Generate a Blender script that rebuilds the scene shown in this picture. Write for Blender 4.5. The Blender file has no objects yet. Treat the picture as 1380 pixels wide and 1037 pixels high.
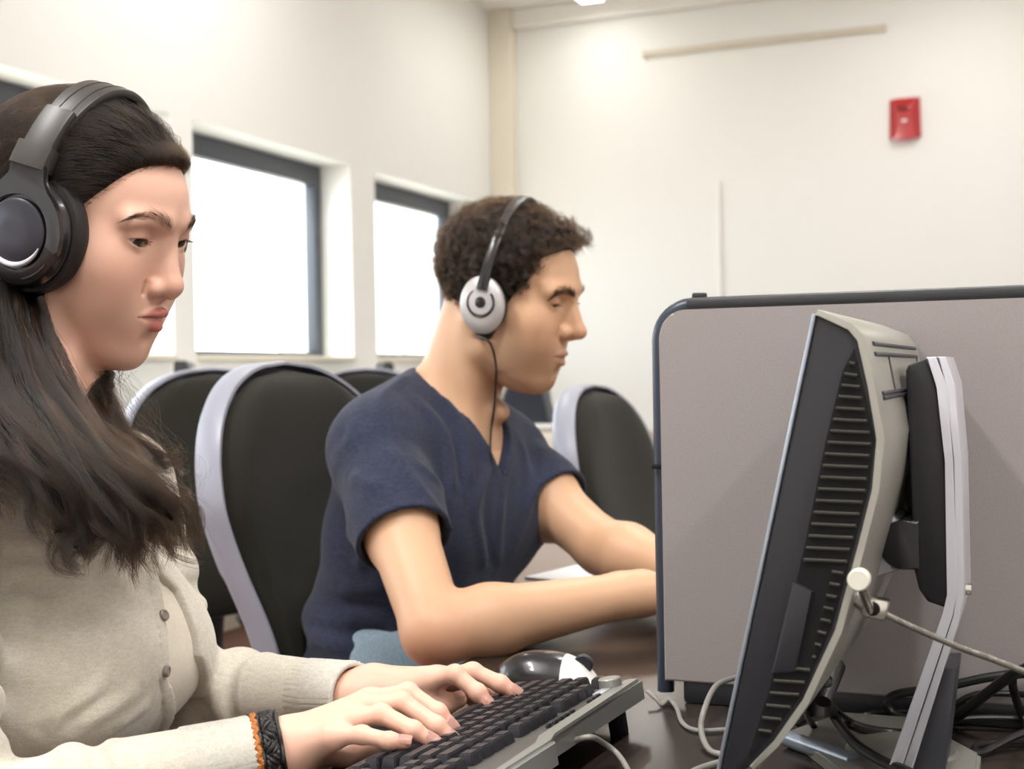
import bpy, bmesh, math, random
import numpy as np
from mathutils import Vector, Matrix

random.seed(7); rng = np.random.default_rng(7)
SC = bpy.context.scene
COL = SC.collection
rad = math.radians

# ------------------------------------------------------------------ camera
FPX, CX, CY = 1800.0, 690.0, 518.5
CAM = np.array([0, 0, 1.07])
_f = np.array([0, 1, -.0075]); _f /= np.linalg.norm(_f)
_r = np.array([math.cos(.017), 0, -math.sin(.017)]); _r -= _f * (_r @ _f); _r /= np.linalg.norm(_r)
_u = np.cross(_r, _f)


def at(px, py, d):
    """point of the room seen at a place of the photo, d metres in front of the camera"""
    return CAM + d * (_f + (px - CX) / FPX * _r - (py - CY) / FPX * _u)


def onz(px, py, z):
    v = _f + (px - CX) / FPX * _r - (py - CY) / FPX * _u
    return CAM + v * (z - CAM[2]) / v[2]


cam_d = bpy.data.cameras.new('camera'); cam = bpy.data.objects.new('camera', cam_d); COL.objects.link(cam)
cam_d.sensor_width = 36; cam_d.lens = 36 * FPX / 1380; cam_d.clip_start = .05
cam.matrix_world = Matrix(((_r[0], _u[0], -_f[0], CAM[0]), (_r[1], _u[1], -_f[1], CAM[1]), (_r[2], _u[2], -_f[2], CAM[2]), (0, 0, 0, 1)))
cam_d.dof.use_dof = True; cam_d.dof.focus_distance = 1.14; cam_d.dof.aperture_fstop = 8.0
SC.camera = cam

# directions of the room: D1 runs along the windows into the depth, D2 along the end wall to the right
ANG = rad(22)
D1 = np.array([math.sin(ANG), math.cos(ANG), 0]); D2 = np.array([math.cos(ANG), -math.sin(ANG), 0]); UP = np.array([0, 0, 1.0])


# ------------------------------------------------------------------ objects
MW = {}


def tag(o, label=None, cat=None, group=None, kind=None):
    if label: o['label'] = label
    if cat: o['category'] = cat
    if group: o['group'] = group
    if kind: o['kind'] = kind
    return o


def thing(name, label, cat, loc=(0, 0, 0), rotz=0, group=None, M=None):
    o = bpy.data.objects.new(name, None); COL.objects.link(o)
    o.empty_display_size = .05
    if M is None:
        M = Matrix.Translation(Vector(loc)) @ Matrix.Rotation(rotz, 4, 'Z')
    o.matrix_world = M; MW[o.name] = M.copy()
    return tag(o, label, cat, group)


def obj(name, bm, m, parent=None, world=False, smooth=True, label=None, sharp=None):
    """links one mesh object; world=True: the vertices are in room coordinates"""
    if isinstance(bm, bmesh.types.BMesh):
        me = bpy.data.meshes.new(name)
        bmesh.ops.recalc_face_normals(bm, faces=bm.faces[:])
        bm.to_mesh(me); bm.free()
    else:
        me = bm; me.name = name
    root = parent
    while root is not None and root.name not in MW: root = root.parent
    if world and root is not None:
        me.transform(MW[root.name].inverted())
    if smooth:
        me.polygons.foreach_set('use_smooth', [True] * len(me.polygons))
        if sharp is None: sharp = 35
        if sharp: me.set_sharp_from_angle(angle=rad(sharp))
    me.materials.clear()
    for k in (m if isinstance(m, (list, tuple)) else [m]): me.materials.append(k)
    o = bpy.data.objects.new(name, me); COL.objects.link(o)
    if parent is not None: o.parent = parent
    if label: o['label'] = label
    return o


def copy_tree(o, parent=None):
    c = o.copy(); COL.objects.link(c)
    if parent is not None: c.parent = parent
    for ch in list(o.children): copy_tree(ch, c)
    return c


# ------------------------------------------------------------------ bmesh shapes
def V(p): return Vector((float(p[0]), float(p[1]), float(p[2])))


def box(bm, c, s, bev=0, M=None, seg=2):
    r = bmesh.ops.create_cube(bm, size=1)
    vs = r['verts']
    for v in vs: v.co = Vector((v.co.x * s[0], v.co.y * s[1], v.co.z * s[2]))
    if bev:
        es = list({e for v in vs for e in v.link_edges})
        b = bmesh.ops.bevel(bm, geom=es, offset=bev, segments=seg, affect='EDGES', profile=.5)
        vs = list({v for f in b['faces'] for v in f.verts} | {v for v in vs if v.is_valid})
    for v in vs:
        v.co += V(c)
        if M is not None: v.co = M @ v.co
    return vs


def frame(o, ex, ey, ez):
    return Matrix(((ex[0], ey[0], ez[0], o[0]), (ex[1], ey[1], ez[1], o[1]), (ex[2], ey[2], ez[2], o[2]), (0, 0, 0, 1)))


def prism(bm, pts, y0, y1, M=None, bev=0, seg=2):
    """polygon in the (x, z) plane extruded along y"""
    n = len(pts)
    a = [bm.verts.new((p[0], y0, p[1])) for p in pts]; b = [bm.verts.new((p[0], y1, p[1])) for p in pts]
    fs = [bm.faces.new(a), bm.faces.new(b[::-1])]
    for i in range(n): fs.append(bm.faces.new((a[i], b[i], b[(i + 1) % n], a[(i + 1) % n])))
    vs = a + b
    if bev:
        es = list(set(fs[0].edges) | set(fs[1].edges))
        r = bmesh.ops.bevel(bm, geom=es, offset=bev, segments=seg, affect='EDGES', profile=.5)
        vs = list({v for f in r['faces'] for v in f.verts} | {v for v in vs if v.is_valid})
    if M is not None:
        for v in vs: v.co = M @ v.co
    return vs


def catmull(pts, n):
    P = np.asarray(pts, float)
    P = np.vstack([2 * P[0] - P[1], P, 2 * P[-1] - P[-2]])
    m = len(P) - 3; out = []
    for t in np.linspace(0, m, n):
        i = min(int(t), m - 1); u = t - i
        a, b, c, d = P[i:i + 4]
        out.append(.5 * (2 * b + (c - a) * u + (2 * a - 5 * b + 4 * c - d) * u * u + (3 * b - a - 3 * c + d) * u ** 3))
    return np.array(out)


def tube(bm, path, r, n=10, caps=True, flat=None, up=None):
    """round (or flattened) sweep along a path; r number or list"""
    P = np.asarray(path, float); k = len(P)
    R = np.full(k, r) if np.isscalar(r) else np.interp(np.linspace(0, 1, k), np.linspace(0, 1, len(r)), r)
    T = np.gradient(P, axis=0); T /= np.linalg.norm(T, axis=1)[:, None] + 1e-12
    ref = np.array(up if up is not None else (0, 0, 1.0)) * 1.0
    if abs(T[0] @ ref) > .95: ref = np.array([1.0, .2, 0])
    N = ref - T[0] * (T[0] @ ref); N /= np.linalg.norm(N)
    rings = []
    for i in range(k):
        N = N - T[i] * (T[i] @ N); N /= np.linalg.norm(N) + 1e-12
        B = np.cross(T[i], N)
        fl = 1 if flat is None else flat
        rings.append([bm.verts.new(V(P[i] + R[i] * (math.cos(a) * fl * N + math.sin(a) * B))) for a in np.linspace(0, 2 * math.pi, n, endpoint=False)])
    for i in range(k - 1):
        for j in range(n):
            bm.faces.new((rings[i][j], rings[i][(j + 1) % n], rings[i + 1][(j + 1) % n], rings[i + 1][j]))
    if caps:
        bm.faces.new(rings[0][::-1]); bm.faces.new(rings[-1])


def lathe(bm, prof, M, n=48, sx=1.0, sy=1.0):
    """profile of (radius, height) turned about local z of M"""
    rings = []
    for (r, h) in prof:
        if r < 1e-6: rings.append([bm.verts.new(M @ Vector((0, 0, h)))])
        else: rings.append([bm.verts.new(M @ Vector((r * sx * math.cos(a), r * sy * math.sin(a), h))) for a in np.linspace(0, 2 * math.pi, n, endpoint=False)])
    for a, b in zip(rings, rings[1:]):
        for j in range(n):
            q = [a[j % len(a)], a[(j + 1) % len(a)], b[(j + 1) % len(b)], b[j % len(b)]]
            q = [v for i, v in enumerate(q) if v not in q[:i]]
            if len(q) > 2: bm.faces.new(q)


def NB(): return bmesh.new()


# ------------------------------------------------------------------ materials
def lin(h):
    h = h.lstrip('#'); c = [int(h[i:i + 2], 16) / 255 for i in (0, 2, 4)]
    return tuple(x / 12.92 if x <= .04045 else ((x + .055) / 1.055) ** 2.4 for x in c) + (1,)


def mat(name, color, rough=.5, metal=0, bump=0, bscale=200, var=0, vscale=8, coat=0, sheen=0, spec=.5, sss=0, emit=None, estr=0):
    m = bpy.data.materials.new(name); m.use_nodes = True
    nt = m.node_tree; b = nt.nodes['Principled BSDF']
    c = lin(color) if isinstance(color, str) else tuple(color) + (1,)
    b.inputs['Base Color'].default_value = c; b.inputs['Roughness'].default_value = rough; b.inputs['Metallic'].default_value = metal
    b.inputs['Specular IOR Level'].default_value = spec
    if coat: b.inputs['Coat Weight'].default_value = coat; b.inputs['Coat Roughness'].default_value = .08
    if sheen: b.inputs['Sheen Weight'].default_value = sheen; b.inputs['Sheen Roughness'].default_value = .5
    if sss:
        b.inputs['Subsurface Weight'].default_value = sss; b.inputs['Subsurface Radius'].default_value = (1, .35, .2); b.inputs['Subsurface Scale'].default_value = .006
    if emit: b.inputs['Emission Color'].default_value = lin(emit); b.inputs['Emission Strength'].default_value = estr
    tc = nt.nodes.new('ShaderNodeTexCoord')
    if bump:
        n = nt.nodes.new('ShaderNodeTexNoise'); n.inputs['Scale'].default_value = bscale; n.inputs['Detail'].default_value = 3
        bp = nt.nodes.new('ShaderNodeBump'); bp.inputs['Strength'].default_value = bump; bp.inputs['Distance'].default_value = .002
        nt.links.new(tc.outputs['Object'], n.inputs['Vector']); nt.links.new(n.outputs['Fac'], bp.inputs['Height']); nt.links.new(bp.outputs['Normal'], b.inputs['Normal'])
    if var:
        n = nt.nodes.new('ShaderNodeTexNoise'); n.inputs['Scale'].default_value = vscale; n.inputs['Detail'].default_value = 4
        mx = nt.nodes.new('ShaderNodeMix'); mx.data_type = 'RGBA'
        mx.inputs['A'].default_value = tuple(x * (1 - var) for x in c[:3]) + (1,); mx.inputs['B'].default_value = tuple(min(1, x * (1 + var)) for x in c[:3]) + (1,)
        nt.links.new(tc.outputs['Object'], n.inputs['Vector']); nt.links.new(n.outputs['Fac'], mx.inputs['Factor']); nt.links.new(mx.outputs['Result'], b.inputs['Base Color'])
    return m


def skin_mat(name):
    m = mat(name, '#c8977a', .47, sss=.12, spec=.4, bump=.05, bscale=900)
    nt = m.node_tree; b = nt.nodes['Principled BSDF']
    a = nt.nodes.new('ShaderNodeVertexColor'); a.layer_name = 'skin'
    nt.links.new(a.outputs['Color'], b.inputs['Base Color'])
    return m


def knit_mat(name, c0, c1, scale, bump=.25, stretch=(1, 1, 1), sheen=.3):
    """heathered knit: fine fibre mottling of two yarn colours"""
    m = mat(name, c0, .9, sheen=sheen, spec=.2)
    nt = m.node_tree; b = nt.nodes['Principled BSDF']; tc = nt.nodes.new('ShaderNodeTexCoord')
    mp = nt.nodes.new('ShaderNodeMapping'); mp.inputs['Scale'].default_value = stretch
    nt.links.new(tc.outputs['Object'], mp.inputs['Vector'])
    n = nt.nodes.new('ShaderNodeTexNoise'); n.inputs['Scale'].default_value = scale; n.inputs['Detail'].default_value = 5; n.inputs['Roughness'].default_value = .7
    n2 = nt.nodes.new('ShaderNodeTexNoise'); n2.inputs['Scale'].default_value = scale * 5; n2.inputs['Detail'].default_value = 2
    mx = nt.nodes.new('ShaderNodeMix'); mx.data_type = 'RGBA'; mx.inputs['A'].default_value = lin(c0); mx.inputs['B'].default_value = lin(c1)
    ad = nt.nodes.new('ShaderNodeMath'); ad.operation = 'ADD'
    mr = nt.nodes.new('ShaderNodeMapRange'); mr.inputs['From Min'].default_value = .75; mr.inputs['From Max'].default_value = 1.25
    bp = nt.nodes.new('ShaderNodeBump'); bp.inputs['Strength'].default_value = bump; bp.inputs['Distance'].default_value = .001
    L = nt.links.new
    L(mp.outputs[0], n.inputs['Vector']); L(mp.outputs[0], n2.inputs['Vector']); L(n.outputs['Fac'], ad.inputs[0]); L(n2.outputs['Fac'], ad.inputs[1])
    L(ad.outputs[0], mr.inputs['Value']); L(mr.outputs[0], mx.inputs['Factor']); L(mx.outputs['Result'], b.inputs['Base Color']); L(ad.outputs[0], bp.inputs['Height']); L(bp.outputs[0], b.inputs['Normal'])
    return m


def hair_mat(name, melanin, rough=.35, red=.3):
    m = bpy.data.materials.new(name); m.use_nodes = True; nt = m.node_tree
    nt.nodes.remove(nt.nodes['Principled BSDF'])
    h = nt.nodes.new('ShaderNodeBsdfHairPrincipled'); h.parametrization = 'MELANIN'
    h.inputs['Melanin'].default_value = melanin; h.inputs['Melanin Redness'].default_value = red; h.inputs['Roughness'].default_value = rough
    h.inputs['Radial Roughness'].default_value = .4; h.inputs['Random Color'].default_value = .5; h.inputs['Random Roughness'].default_value = .2
    nt.links.new(h.outputs[0], nt.nodes['Material Output'].inputs['Surface'])
    return m


def glass_mat(name):
    m = bpy.data.materials.new(name); m.use_nodes = True; nt = m.node_tree
    nt.nodes.remove(nt.nodes['Principled BSDF'])
    t = nt.nodes.new('ShaderNodeBsdfTransparent'); t.inputs[0].default_value = (.95, .97, .97, 1)
    g = nt.nodes.new('ShaderNodeBsdfGlossy'); g.inputs['Roughness'].default_value = .02
    fr = nt.nodes.new('ShaderNodeFresnel'); fr.inputs[0].default_value = 1.45; mx = nt.nodes.new('ShaderNodeMixShader')
    L = nt.links.new
    ge = nt.nodes.new('ShaderNodeNewGeometry'); fm = nt.nodes.new('ShaderNodeMath'); fm.operation = 'MULTIPLY_ADD'; fm.inputs[1].default_value = -1; fm.inputs[2].default_value = 1
    fx = nt.nodes.new('ShaderNodeMath'); fx.operation = 'MULTIPLY'; L(ge.outputs['Backfacing'], fm.inputs[0]); L(fm.outputs[0], fx.inputs[0]); L(fr.outputs[0], fx.inputs[1])
    L(fx.outputs[0], mx.inputs[0]); L(t.outputs[0], mx.inputs[1]); L(g.outputs[0], mx.inputs[2]); L(mx.outputs[0], nt.nodes['Material Output'].inputs['Surface'])
    return m


def brick_mat(name):
    m = mat(name, '#b89c88', .85); nt = m.node_tree; b = nt.nodes['Principled BSDF']; tc = nt.nodes.new('ShaderNodeTexCoord')
    mp = nt.nodes.new('ShaderNodeMapping'); mp.inputs['Rotation'].default_value = (rad(90), 0, 0)
    br = nt.nodes.new('ShaderNodeTexBrick'); br.inputs['Color1'].default_value = lin('#e2d3ca'); br.inputs['Color2'].default_value = lin('#d8c6bc'); br.inputs['Mortar'].default_value = lin('#ece8e2')
    br.inputs['Scale'].default_value = 4.4; br.inputs['Mortar Size'].default_value = .02
    nt.links.new(tc.outputs['Object'], mp.inputs['Vector']); nt.links.new(mp.outputs[0], br.inputs['Vector']); nt.links.new(br.outputs['Color'], b.inputs['Base Color'])
    return m


M_ = {
    'wall': mat('white wall paint', '#ebebe7', .75, bump=.05, bscale=60, var=.015, vscale=1.5),
    'ceiling': mat('white ceiling paint', '#f0efea', .85, bump=.05, bscale=80),
    'floor': mat('red brown carpet', '#8d6a5c', .95, bump=.5, bscale=500, var=.25, vscale=3),
    'trim': mat('cream trim paint', '#e4ddcc', .6, var=.02),
    'rail': mat('beige trunking', '#cfc6b4', .6, var=.03),
    'winframe': mat('dark grey window metal', '#4b5058', .45, bump=.03),
    'glass': glass_mat('window glass'),
    'brick': brick_mat('pale brick'),
    'paving': mat('pale paving', '#cfcac0', .9, var=.1),
    'desk': mat('black brown desk laminate', '#2f2824', .24, bump=.03, bscale=300, var=.12, vscale=25),
    'deskleg': mat('dark grey desk leg', '#33343a', .45, var=.05),
    'panel': knit_mat('grey screen fabric', '#8d8685', '#9b9493', 500, .15, sheen=.1),
    'navy': mat('dark navy plastic trim', '#2c3442', .35, var=.05),
    'blackrail': mat('black rail', '#26272a', .4, bump=.05),
    'blackpl': mat('black plastic', '#1d1d21', .42, bump=.12, bscale=1500),
    'blackmatte': mat('matte black plastic', '#0f0f11', .65, bump=.1, bscale=1200, spec=.25),
    'charpl': mat('charcoal plastic', '#212127', .4, bump=.08, bscale=1500),
    'slat': mat('dark olive vent edge', '#2e2c26', .55, var=.05, spec=.3),
    'silver': mat('silver plastic', '#a5a49c', .38, metal=.55, var=.03, vscale=20),
    'silverlt': mat('pale silver edge', '#c9c9d2', .33, metal=.35, var=.02),
    'chrome': mat('polished steel', '#d8d6cf', .16, metal=1, var=.02),
    'steelblue': mat('blue grey anodised edge', '#a3adba', .28, metal=.6, var=.04),
    'screen': mat('dark screen glass', '#0c0d10', .08, var=.05),
    'cable': mat('black cable rubber', '#171614', .38, bump=.03),
    'cablegrey': mat('grey cable rubber', '#8c8a84', .4, var=.04),
    'rope': mat('sheathed steel rope', '#7d7b73', .35, metal=.4, var=.05),
    'knob': mat('ivory lock knob', '#d9d6c8', .35, var=.03),
    'key': mat('black key plastic', '#26252a', .38, bump=.05, bscale=800),
    'kbtop': mat('dark grey keyboard deck', '#5b5853', .4, metal=.2, var=.04),
    'kbsil': mat('silver keyboard edge', '#9b9c97', .34, metal=.45, var=.04),
    'chairfab': knit_mat('black chair upholstery', '#1c1b17', '#2b2a23', 300, .3, sheen=.08),
    'chairsh': mat('grey lilac chair shell', '#8f919e', .4, var=.04, vscale=10),
    'red': mat('red alarm plastic', '#b0181c', .3, coat=.3, var=.05, vscale=30),
    'reddk': mat('dark red lens', '#7a1418', .25, var=.05),
    'white': mat('white plastic', '#e8e8e6', .35, var=.02),
    'paper': mat('white paper', '#e9e8ea', .8, var=.03),
    'radiator': mat('radiator enamel', '#d8cfc6', .45, var=.04),
    'hpblack': mat('glossy black headphone plastic', '#18161a', .28, coat=.4, bump=.03),
    'hpgrey': mat('dark grey headphone band', '#34302d', .42, bump=.02, bscale=500, var=.06),
    'hpdisc': mat('brushed dark disc', '#3a3a42', .35, metal=.5, var=.25, vscale=60),
    'hpcush': mat('black leatherette', '#141214', .55, bump=.3, bscale=350),
    'hpsil': mat('silver headphone shell', '#b9b6b6', .35, metal=.25, var=.03),
    'skinw': skin_mat('fair skin'), 'skinm': skin_mat('tan skin'),
    'eye': None,
    'nail': mat('pink fingernail', '#e2b4a6', .25, coat=.3, var=.03, vscale=200),
    'cardigan': knit_mat('light grey heather knit', '#bcb5a6', '#d5cfc2', 130, .35, (1, 1, 3)),
    'rib': knit_mat('light grey ribbed knit', '#b9b4a8', '#cfcbc1', 160, .3),
    'tank': knit_mat('cream jersey', '#d9cfbf', '#e4dccd', 200, .15),
    'button': mat('grey shell button', '#857f74', .3, var=.1, vscale=100),
    'tee': knit_mat('navy heather jersey', '#1d2130', '#33384c', 160, .25, (1, 1, 2), sheen=.1),
    'denim': knit_mat('faded blue denim', '#6f8494', '#93a5b1', 300, .3),
    'dkdenim': knit_mat('dark trousers', '#22242c', '#30333d', 300, .3),
    'hairw': hair_mat('dark brown hair', .982, .26, .12), 'hairm': hair_mat('dark curly hair', .87, .36, .1),
    'scalpw': mat('dark hair base', '#120d0b', .85, bump=.6, bscale=250, spec=.1), 'scalpm': mat('dark curly hair base', '#1c1712', .85, spec=.1, bump=.8, bscale=300),
    'leather': mat('black braided leather', '#1d1b1a', .45, bump=.5, bscale=700, var=.3, vscale=200),
    'leathbr': mat('tan braided leather', '#b06a2c', .5, bump=.5, bscale=900, var=.35, vscale=300),
    'shoe': mat('black shoe leather', '#17161a', .4, bump=.1),
    'lampdiff': mat('lamp diffuser', '#ffffff', .5, emit='#fff6e6', estr=6),
    'teeth': mat('teeth', '#cfc8c4', .3, var=.03),
}


def eye_mat():
    m = mat('eye', '#e6dfdb', .08, coat=.6); nt = m.node_tree; b = nt.nodes['Principled BSDF']
    tc = nt.nodes.new('ShaderNodeTexCoord'); sp = nt.nodes.new('ShaderNodeSeparateXYZ'); cr = nt.nodes.new('ShaderNodeValToRGB')
    e = cr.color_ramp.elements; e[0].position = 0; e[0].color = lin('#d9d0cc'); e[1].position = 1; e[1].color = (.003, .003, .003, 1)
    for p, c in ((.84, '#d9d0cc'), (.86, '#1e120c'), (.90, '#2e1b10'), (.965, '#2b190f'), (.975, '#040303')):
        x = e.new(p); x.color = lin(c)
    nt.links.new(tc.outputs['Generated'], sp.inputs[0]); nt.links.new(sp.outputs[0], cr.inputs[0]); nt.links.new(cr.outputs[0], b.inputs['Base Color'])
    return m


M_['eye'] = eye_mat()


# ------------------------------------------------------------------ signed distance modelling
f32 = np.float32


def nrm(a): return np.sqrt(np.einsum('ij,ij->i', a, a))


def smin(a, b, k):
    h = np.clip(.5 + .5 * (b - a) / k, 0, 1)
    return b + (a - b) * h - k * h * (1 - h)


def smax(a, b, k): return -smin(-a, -b, k)


def sph(p, c, r): return nrm(p - f32(c)) - r


def el(p, c, r):
    q = p - f32(c); r = f32(r)
    k0 = nrm(q / r); k1 = nrm(q / (r * r))
    return k0 * (k0 - 1) / np.maximum(k1, 1e-6)


def rc(p, a, b, ra, rb):
    a = f32(a); b = f32(b); ba = b - a; pa = p - a
    t = np.clip(pa @ ba / (ba @ ba + f32(1e-12)), 0, 1)
    return nrm(pa - t[:, None] * ba) - (ra + (rb - ra) * t)


def local(p, M):
    """room points into the frame (rows of R = axes) at origin C"""
    C, R = M
    return ((p - f32(C)) @ f32(R)).astype(f32)


def mesh_sdf(name, fn, lo, hi, h):
    lo = np.array(lo, float); hi = np.array(hi, float); B = 16
    nb = np.ceil((hi - lo) / (h * B)).astype(int); n = nb * B + 1
    vals = np.empty(n, f32)
    bi = np.stack(np.meshgrid(*[np.arange(k) for k in nb], indexing='ij'), -1).reshape(-1, 3)
    dc = fn((lo + (bi + .5) * B * h).astype(f32))
    act = np.abs(dc) < B * h * .87 * 1.35 + .004
    for b, d in zip(bi[~act], dc[~act]):
        vals[b[0] * B:b[0] * B + B + 1, b[1] * B:b[1] * B + B + 1, b[2] * B:b[2] * B + B + 1] = 1 if d > 0 else -1
    g = np.stack(np.meshgrid(*[np.arange(B + 1)] * 3, indexing='ij'), -1).reshape(-1, 3)
    ab = bi[act]; S = 64
    for i in range(0, len(ab), S):
        bb = ab[i:i + S]
        p = (lo + (bb[:, None, :] * B + g[None]) * h).reshape(-1, 3).astype(f32)
        v = fn(p).reshape(len(bb), B + 1, B + 1, B + 1)
        for b, w in zip(bb, v):
            vals[b[0] * B:b[0] * B + B + 1, b[1] * B:b[1] * B + B + 1, b[2] * B:b[2] * B + B + 1] = w
    s = vals < 0
    c = [s[i:n[0] - 1 + i, j:n[1] - 1 + j, k:n[2] - 1 + k] for i in (0, 1) for j in (0, 1) for k in (0, 1)]
    anyc = c[0].copy(); allc = c[0].copy()
    for x in c[1:]: anyc |= x; allc &= x
    cells = np.argwhere(anyc & ~allc); del anyc, allc
    m = n - 1
    ids = (cells[:, 0] * m[1] + cells[:, 1]) * m[2] + cells[:, 2]
    corner = np.array([(i, j, k) for i in (0, 1) for j in (0, 1) for k in (0, 1)])
    cv = np.stack([vals[tuple((cells + o).T)] for o in corner], 1)
    acc = np.zeros((len(cells), 3)); cnt = np.zeros(len(cells))
    for a in range(8):
        for ax in range(3):
            if corner[a][ax] == 0:
                b = a + (4, 2, 1)[ax]
                va, vb = cv[:, a], cv[:, b]; x = (va < 0) != (vb < 0)
                t = np.where(x, va / np.where(x, va - vb, 1), 0)
                q = np.broadcast_to(corner[a].astype(float), (len(cells), 3)).copy(); q[:, ax] += t
                acc += q * x[:, None]; cnt += x
    verts = lo + (cells + acc / cnt[:, None]) * h
    quads = []
    for ax in range(3):
        sl0 = [slice(None)] * 3; sl1 = [slice(None)] * 3; sl0[ax] = slice(0, -1); sl1[ax] = slice(1, None)
        a, b = s[tuple(sl0)], s[tuple(sl1)]
        e = np.argwhere(a != b); o1, o2 = [(1, 2), (2, 0), (0, 1)][ax]
        ok = (e[:, o1] > 0) & (e[:, o2] > 0) & (e[:, o1] < m[o1]) & (e[:, o2] < m[o2]); e = e[ok]
        inside = s[tuple(e.T)]
        q = []
        for d1_, d2_ in ((-1, -1), (0, -1), (0, 0), (-1, 0)):
            k = e.copy(); k[:, o1] += d1_; k[:, o2] += d2_
            q.append(np.searchsorted(ids, (k[:, 0] * m[1] + k[:, 1]) * m[2] + k[:, 2]))
        q = np.stack(q, 1); q[~inside] = q[~inside][:, ::-1]
        quads.append(q)
    quads = np.concatenate(quads)
    me = bpy.data.meshes.new(name)
    me.vertices.add(len(verts)); me.vertices.foreach_set('co', verts.astype(f32).ravel())
    me.loops.add(quads.size); me.loops.foreach_set('vertex_index', quads.ravel().astype(np.int32))
    me.polygons.add(len(quads)); me.polygons.foreach_set('loop_start', np.arange(0, quads.size, 4, dtype=np.int32))
    me.update(calc_edges=True); me.validate()
    return me, verts


def grad(fn, p, e=.002):
    g = np.stack([fn(p + f32([e if i == k else 0 for i in range(3)])) - fn(p - f32([e if i == k else 0 for i in range(3)])) for k in range(3)], 1)
    return g / (nrm(g)[:, None] + 1e-9)


def rot(yaw, pitch, roll):
    cy, sy = math.cos(yaw), math.sin(yaw); cp, sp = math.cos(pitch), math.sin(pitch); cr, sr = math.cos(roll), math.sin(roll)
    return np.array([[cy, -sy, 0], [sy, cy, 0], [0, 0, 1]]) @ np.array([[cp, 0, sp], [0, 1, 0], [-sp, 0, cp]]) @ np.array([[1, 0, 0], [0, cr, -sr], [0, sr, cr]])


def toworld(q, M): return np.asarray(q, float) @ np.asarray(M[1]).T + M[0]


def strands(name, curves, m, parent, r0, r1=None, world=True):
    """hair: list of (n,3) arrays or one (k,n,3) array"""
    hc = bpy.data.hair_curves.new(name)
    curves = np.asarray(curves, float); k, n, _ = curves.shape
    hc.add_curves([n] * k)
    root = parent
    while root is not None and root.name not in MW: root = root.parent
    p = curves.reshape(-1, 3)
    if world and root is not None:
        Mi = np.array(MW[root.name].inverted()); p = p @ Mi[:3, :3].T + Mi[:3, 3]
    hc.position_data.foreach_set('vector', p.astype(f32).ravel())
    at_ = hc.attributes.get('radius') or hc.attributes.new('radius', 'FLOAT', 'POINT')
    rr = np.linspace(r0, r1 if r1 is not None else r0 * .3, n)
    at_.data.foreach_set('value', np.tile(rr, k).astype(f32))
    hc.materials.append(m)
    o = bpy.data.objects.new(name, hc); COL.objects.link(o); o.parent = parent
    o['kind'] = 'stuff'
    return o


# ------------------------------------------------------------------ the room
WL = np.array([-.93, 6.46, 0])          # a point of the window wall, inner face
def wl(s, n, z): return WL + s * D1 + n * D2 + z * UP      # s along the wall, n into the room
CORN = wl(2.28, 0, 0)
def be(t, n, z): return CORN + t * D2 - n * D1 + z * UP    # t along the end wall, n into the room
CEIL = 3.38
F_wl = frame(WL, D1, D2, UP); F_be = frame(CORN, D2, -D1, UP)
SILL, HEAD = 1.15, 2.15
wins = [(-9.6, -8.2), (-8.0, -6.4), (-6.2, -4.7), (-4.5, -3.45), (-3.3, -1.15), (-1.0, .342), (.606, 1.92)]


def struct(name, bm, m, **k):
    o = obj(name, bm, m, None, smooth=k.pop('smooth', False)); o['kind'] = 'structure'; return o


bm = NB(); box(bm, (3.2, -3.9, -.05), (7.0, 13.4, .1), M=frame(CORN, D2, D1, UP)); struct('floor', bm, M_['floor'])
bm = NB(); box(bm, (3.2, -3.9, CEIL + .05), (7.0, 13.4, .1), M=frame(CORN, D2, D1, UP)); struct('ceiling', bm, M_['ceiling'])
bm = NB()
S0, S1 = -10.5, 2.28 + .2
cuts = [S0] + [v for w in wins for v in w] + [S1]
for a, b in zip(cuts[0::2], cuts[1::2]): box(bm, ((a + b) / 2, -.15, CEIL / 2), (b - a, .3, CEIL), M=F_wl)
for a, b in wins:
    box(bm, ((a + b) / 2, -.15, SILL / 2), (b - a, .3, SILL), M=F_wl); box(bm, ((a + b) / 2, -.15, (HEAD + CEIL) / 2), (b - a, .3, CEIL - HEAD), M=F_wl)
struct('wall_left', bm, M_['wall'])
bm = NB(); box(bm, (6.55, 5.2, CEIL / 2), (.2, 10.9, CEIL), M=frame(CORN, D2, -D1, UP)); struct('wall_right', bm, M_['wall'])
bm = NB(); box(bm, (3.2, 10.55, CEIL / 2), (6.6, .2, CEIL), M=frame(CORN, D2, -D1, UP)); struct('wall_near', bm, M_['wall'])
bm = NB(); box(bm, (3.4, -.1, CEIL / 2), (7.2, .2, CEIL), M=F_be); struct('wall_end', bm, M_['wall'])
for i, (a, b) in enumerate(wins):
    bm = NB(); y = -.2; w = .07
    o = None
    for x0, x1, z0, z1 in ((a, b, HEAD - .10, HEAD), (a, b, SILL, SILL + .05), (a, a + w, SILL + .05, HEAD - .1), (b - w, b, SILL + .05, HEAD - .1)):
        box(bm, ((x0 + x1) / 2, y, (z0 + z1) / 2), (x1 - x0, .06, z1 - z0), .006, M=F_wl)
    fr = struct('window_%d' % (i + 1), bm, M_['winframe'], smooth=True)
    bm = NB(); box(bm, ((a + b) / 2, y - .005, (SILL + HEAD) / 2), (b - a - 2 * w + .02, .008, HEAD - SILL - .12), M=F_wl)
    obj('pane', bm, M_['glass'], fr, smooth=False)
    bm = NB(); box(bm, ((a + b) / 2, -.075, SILL + .012), (b - a, .19, .024), .004, M=F_wl); obj('window_sill', bm, M_['trim'], fr)
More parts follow.
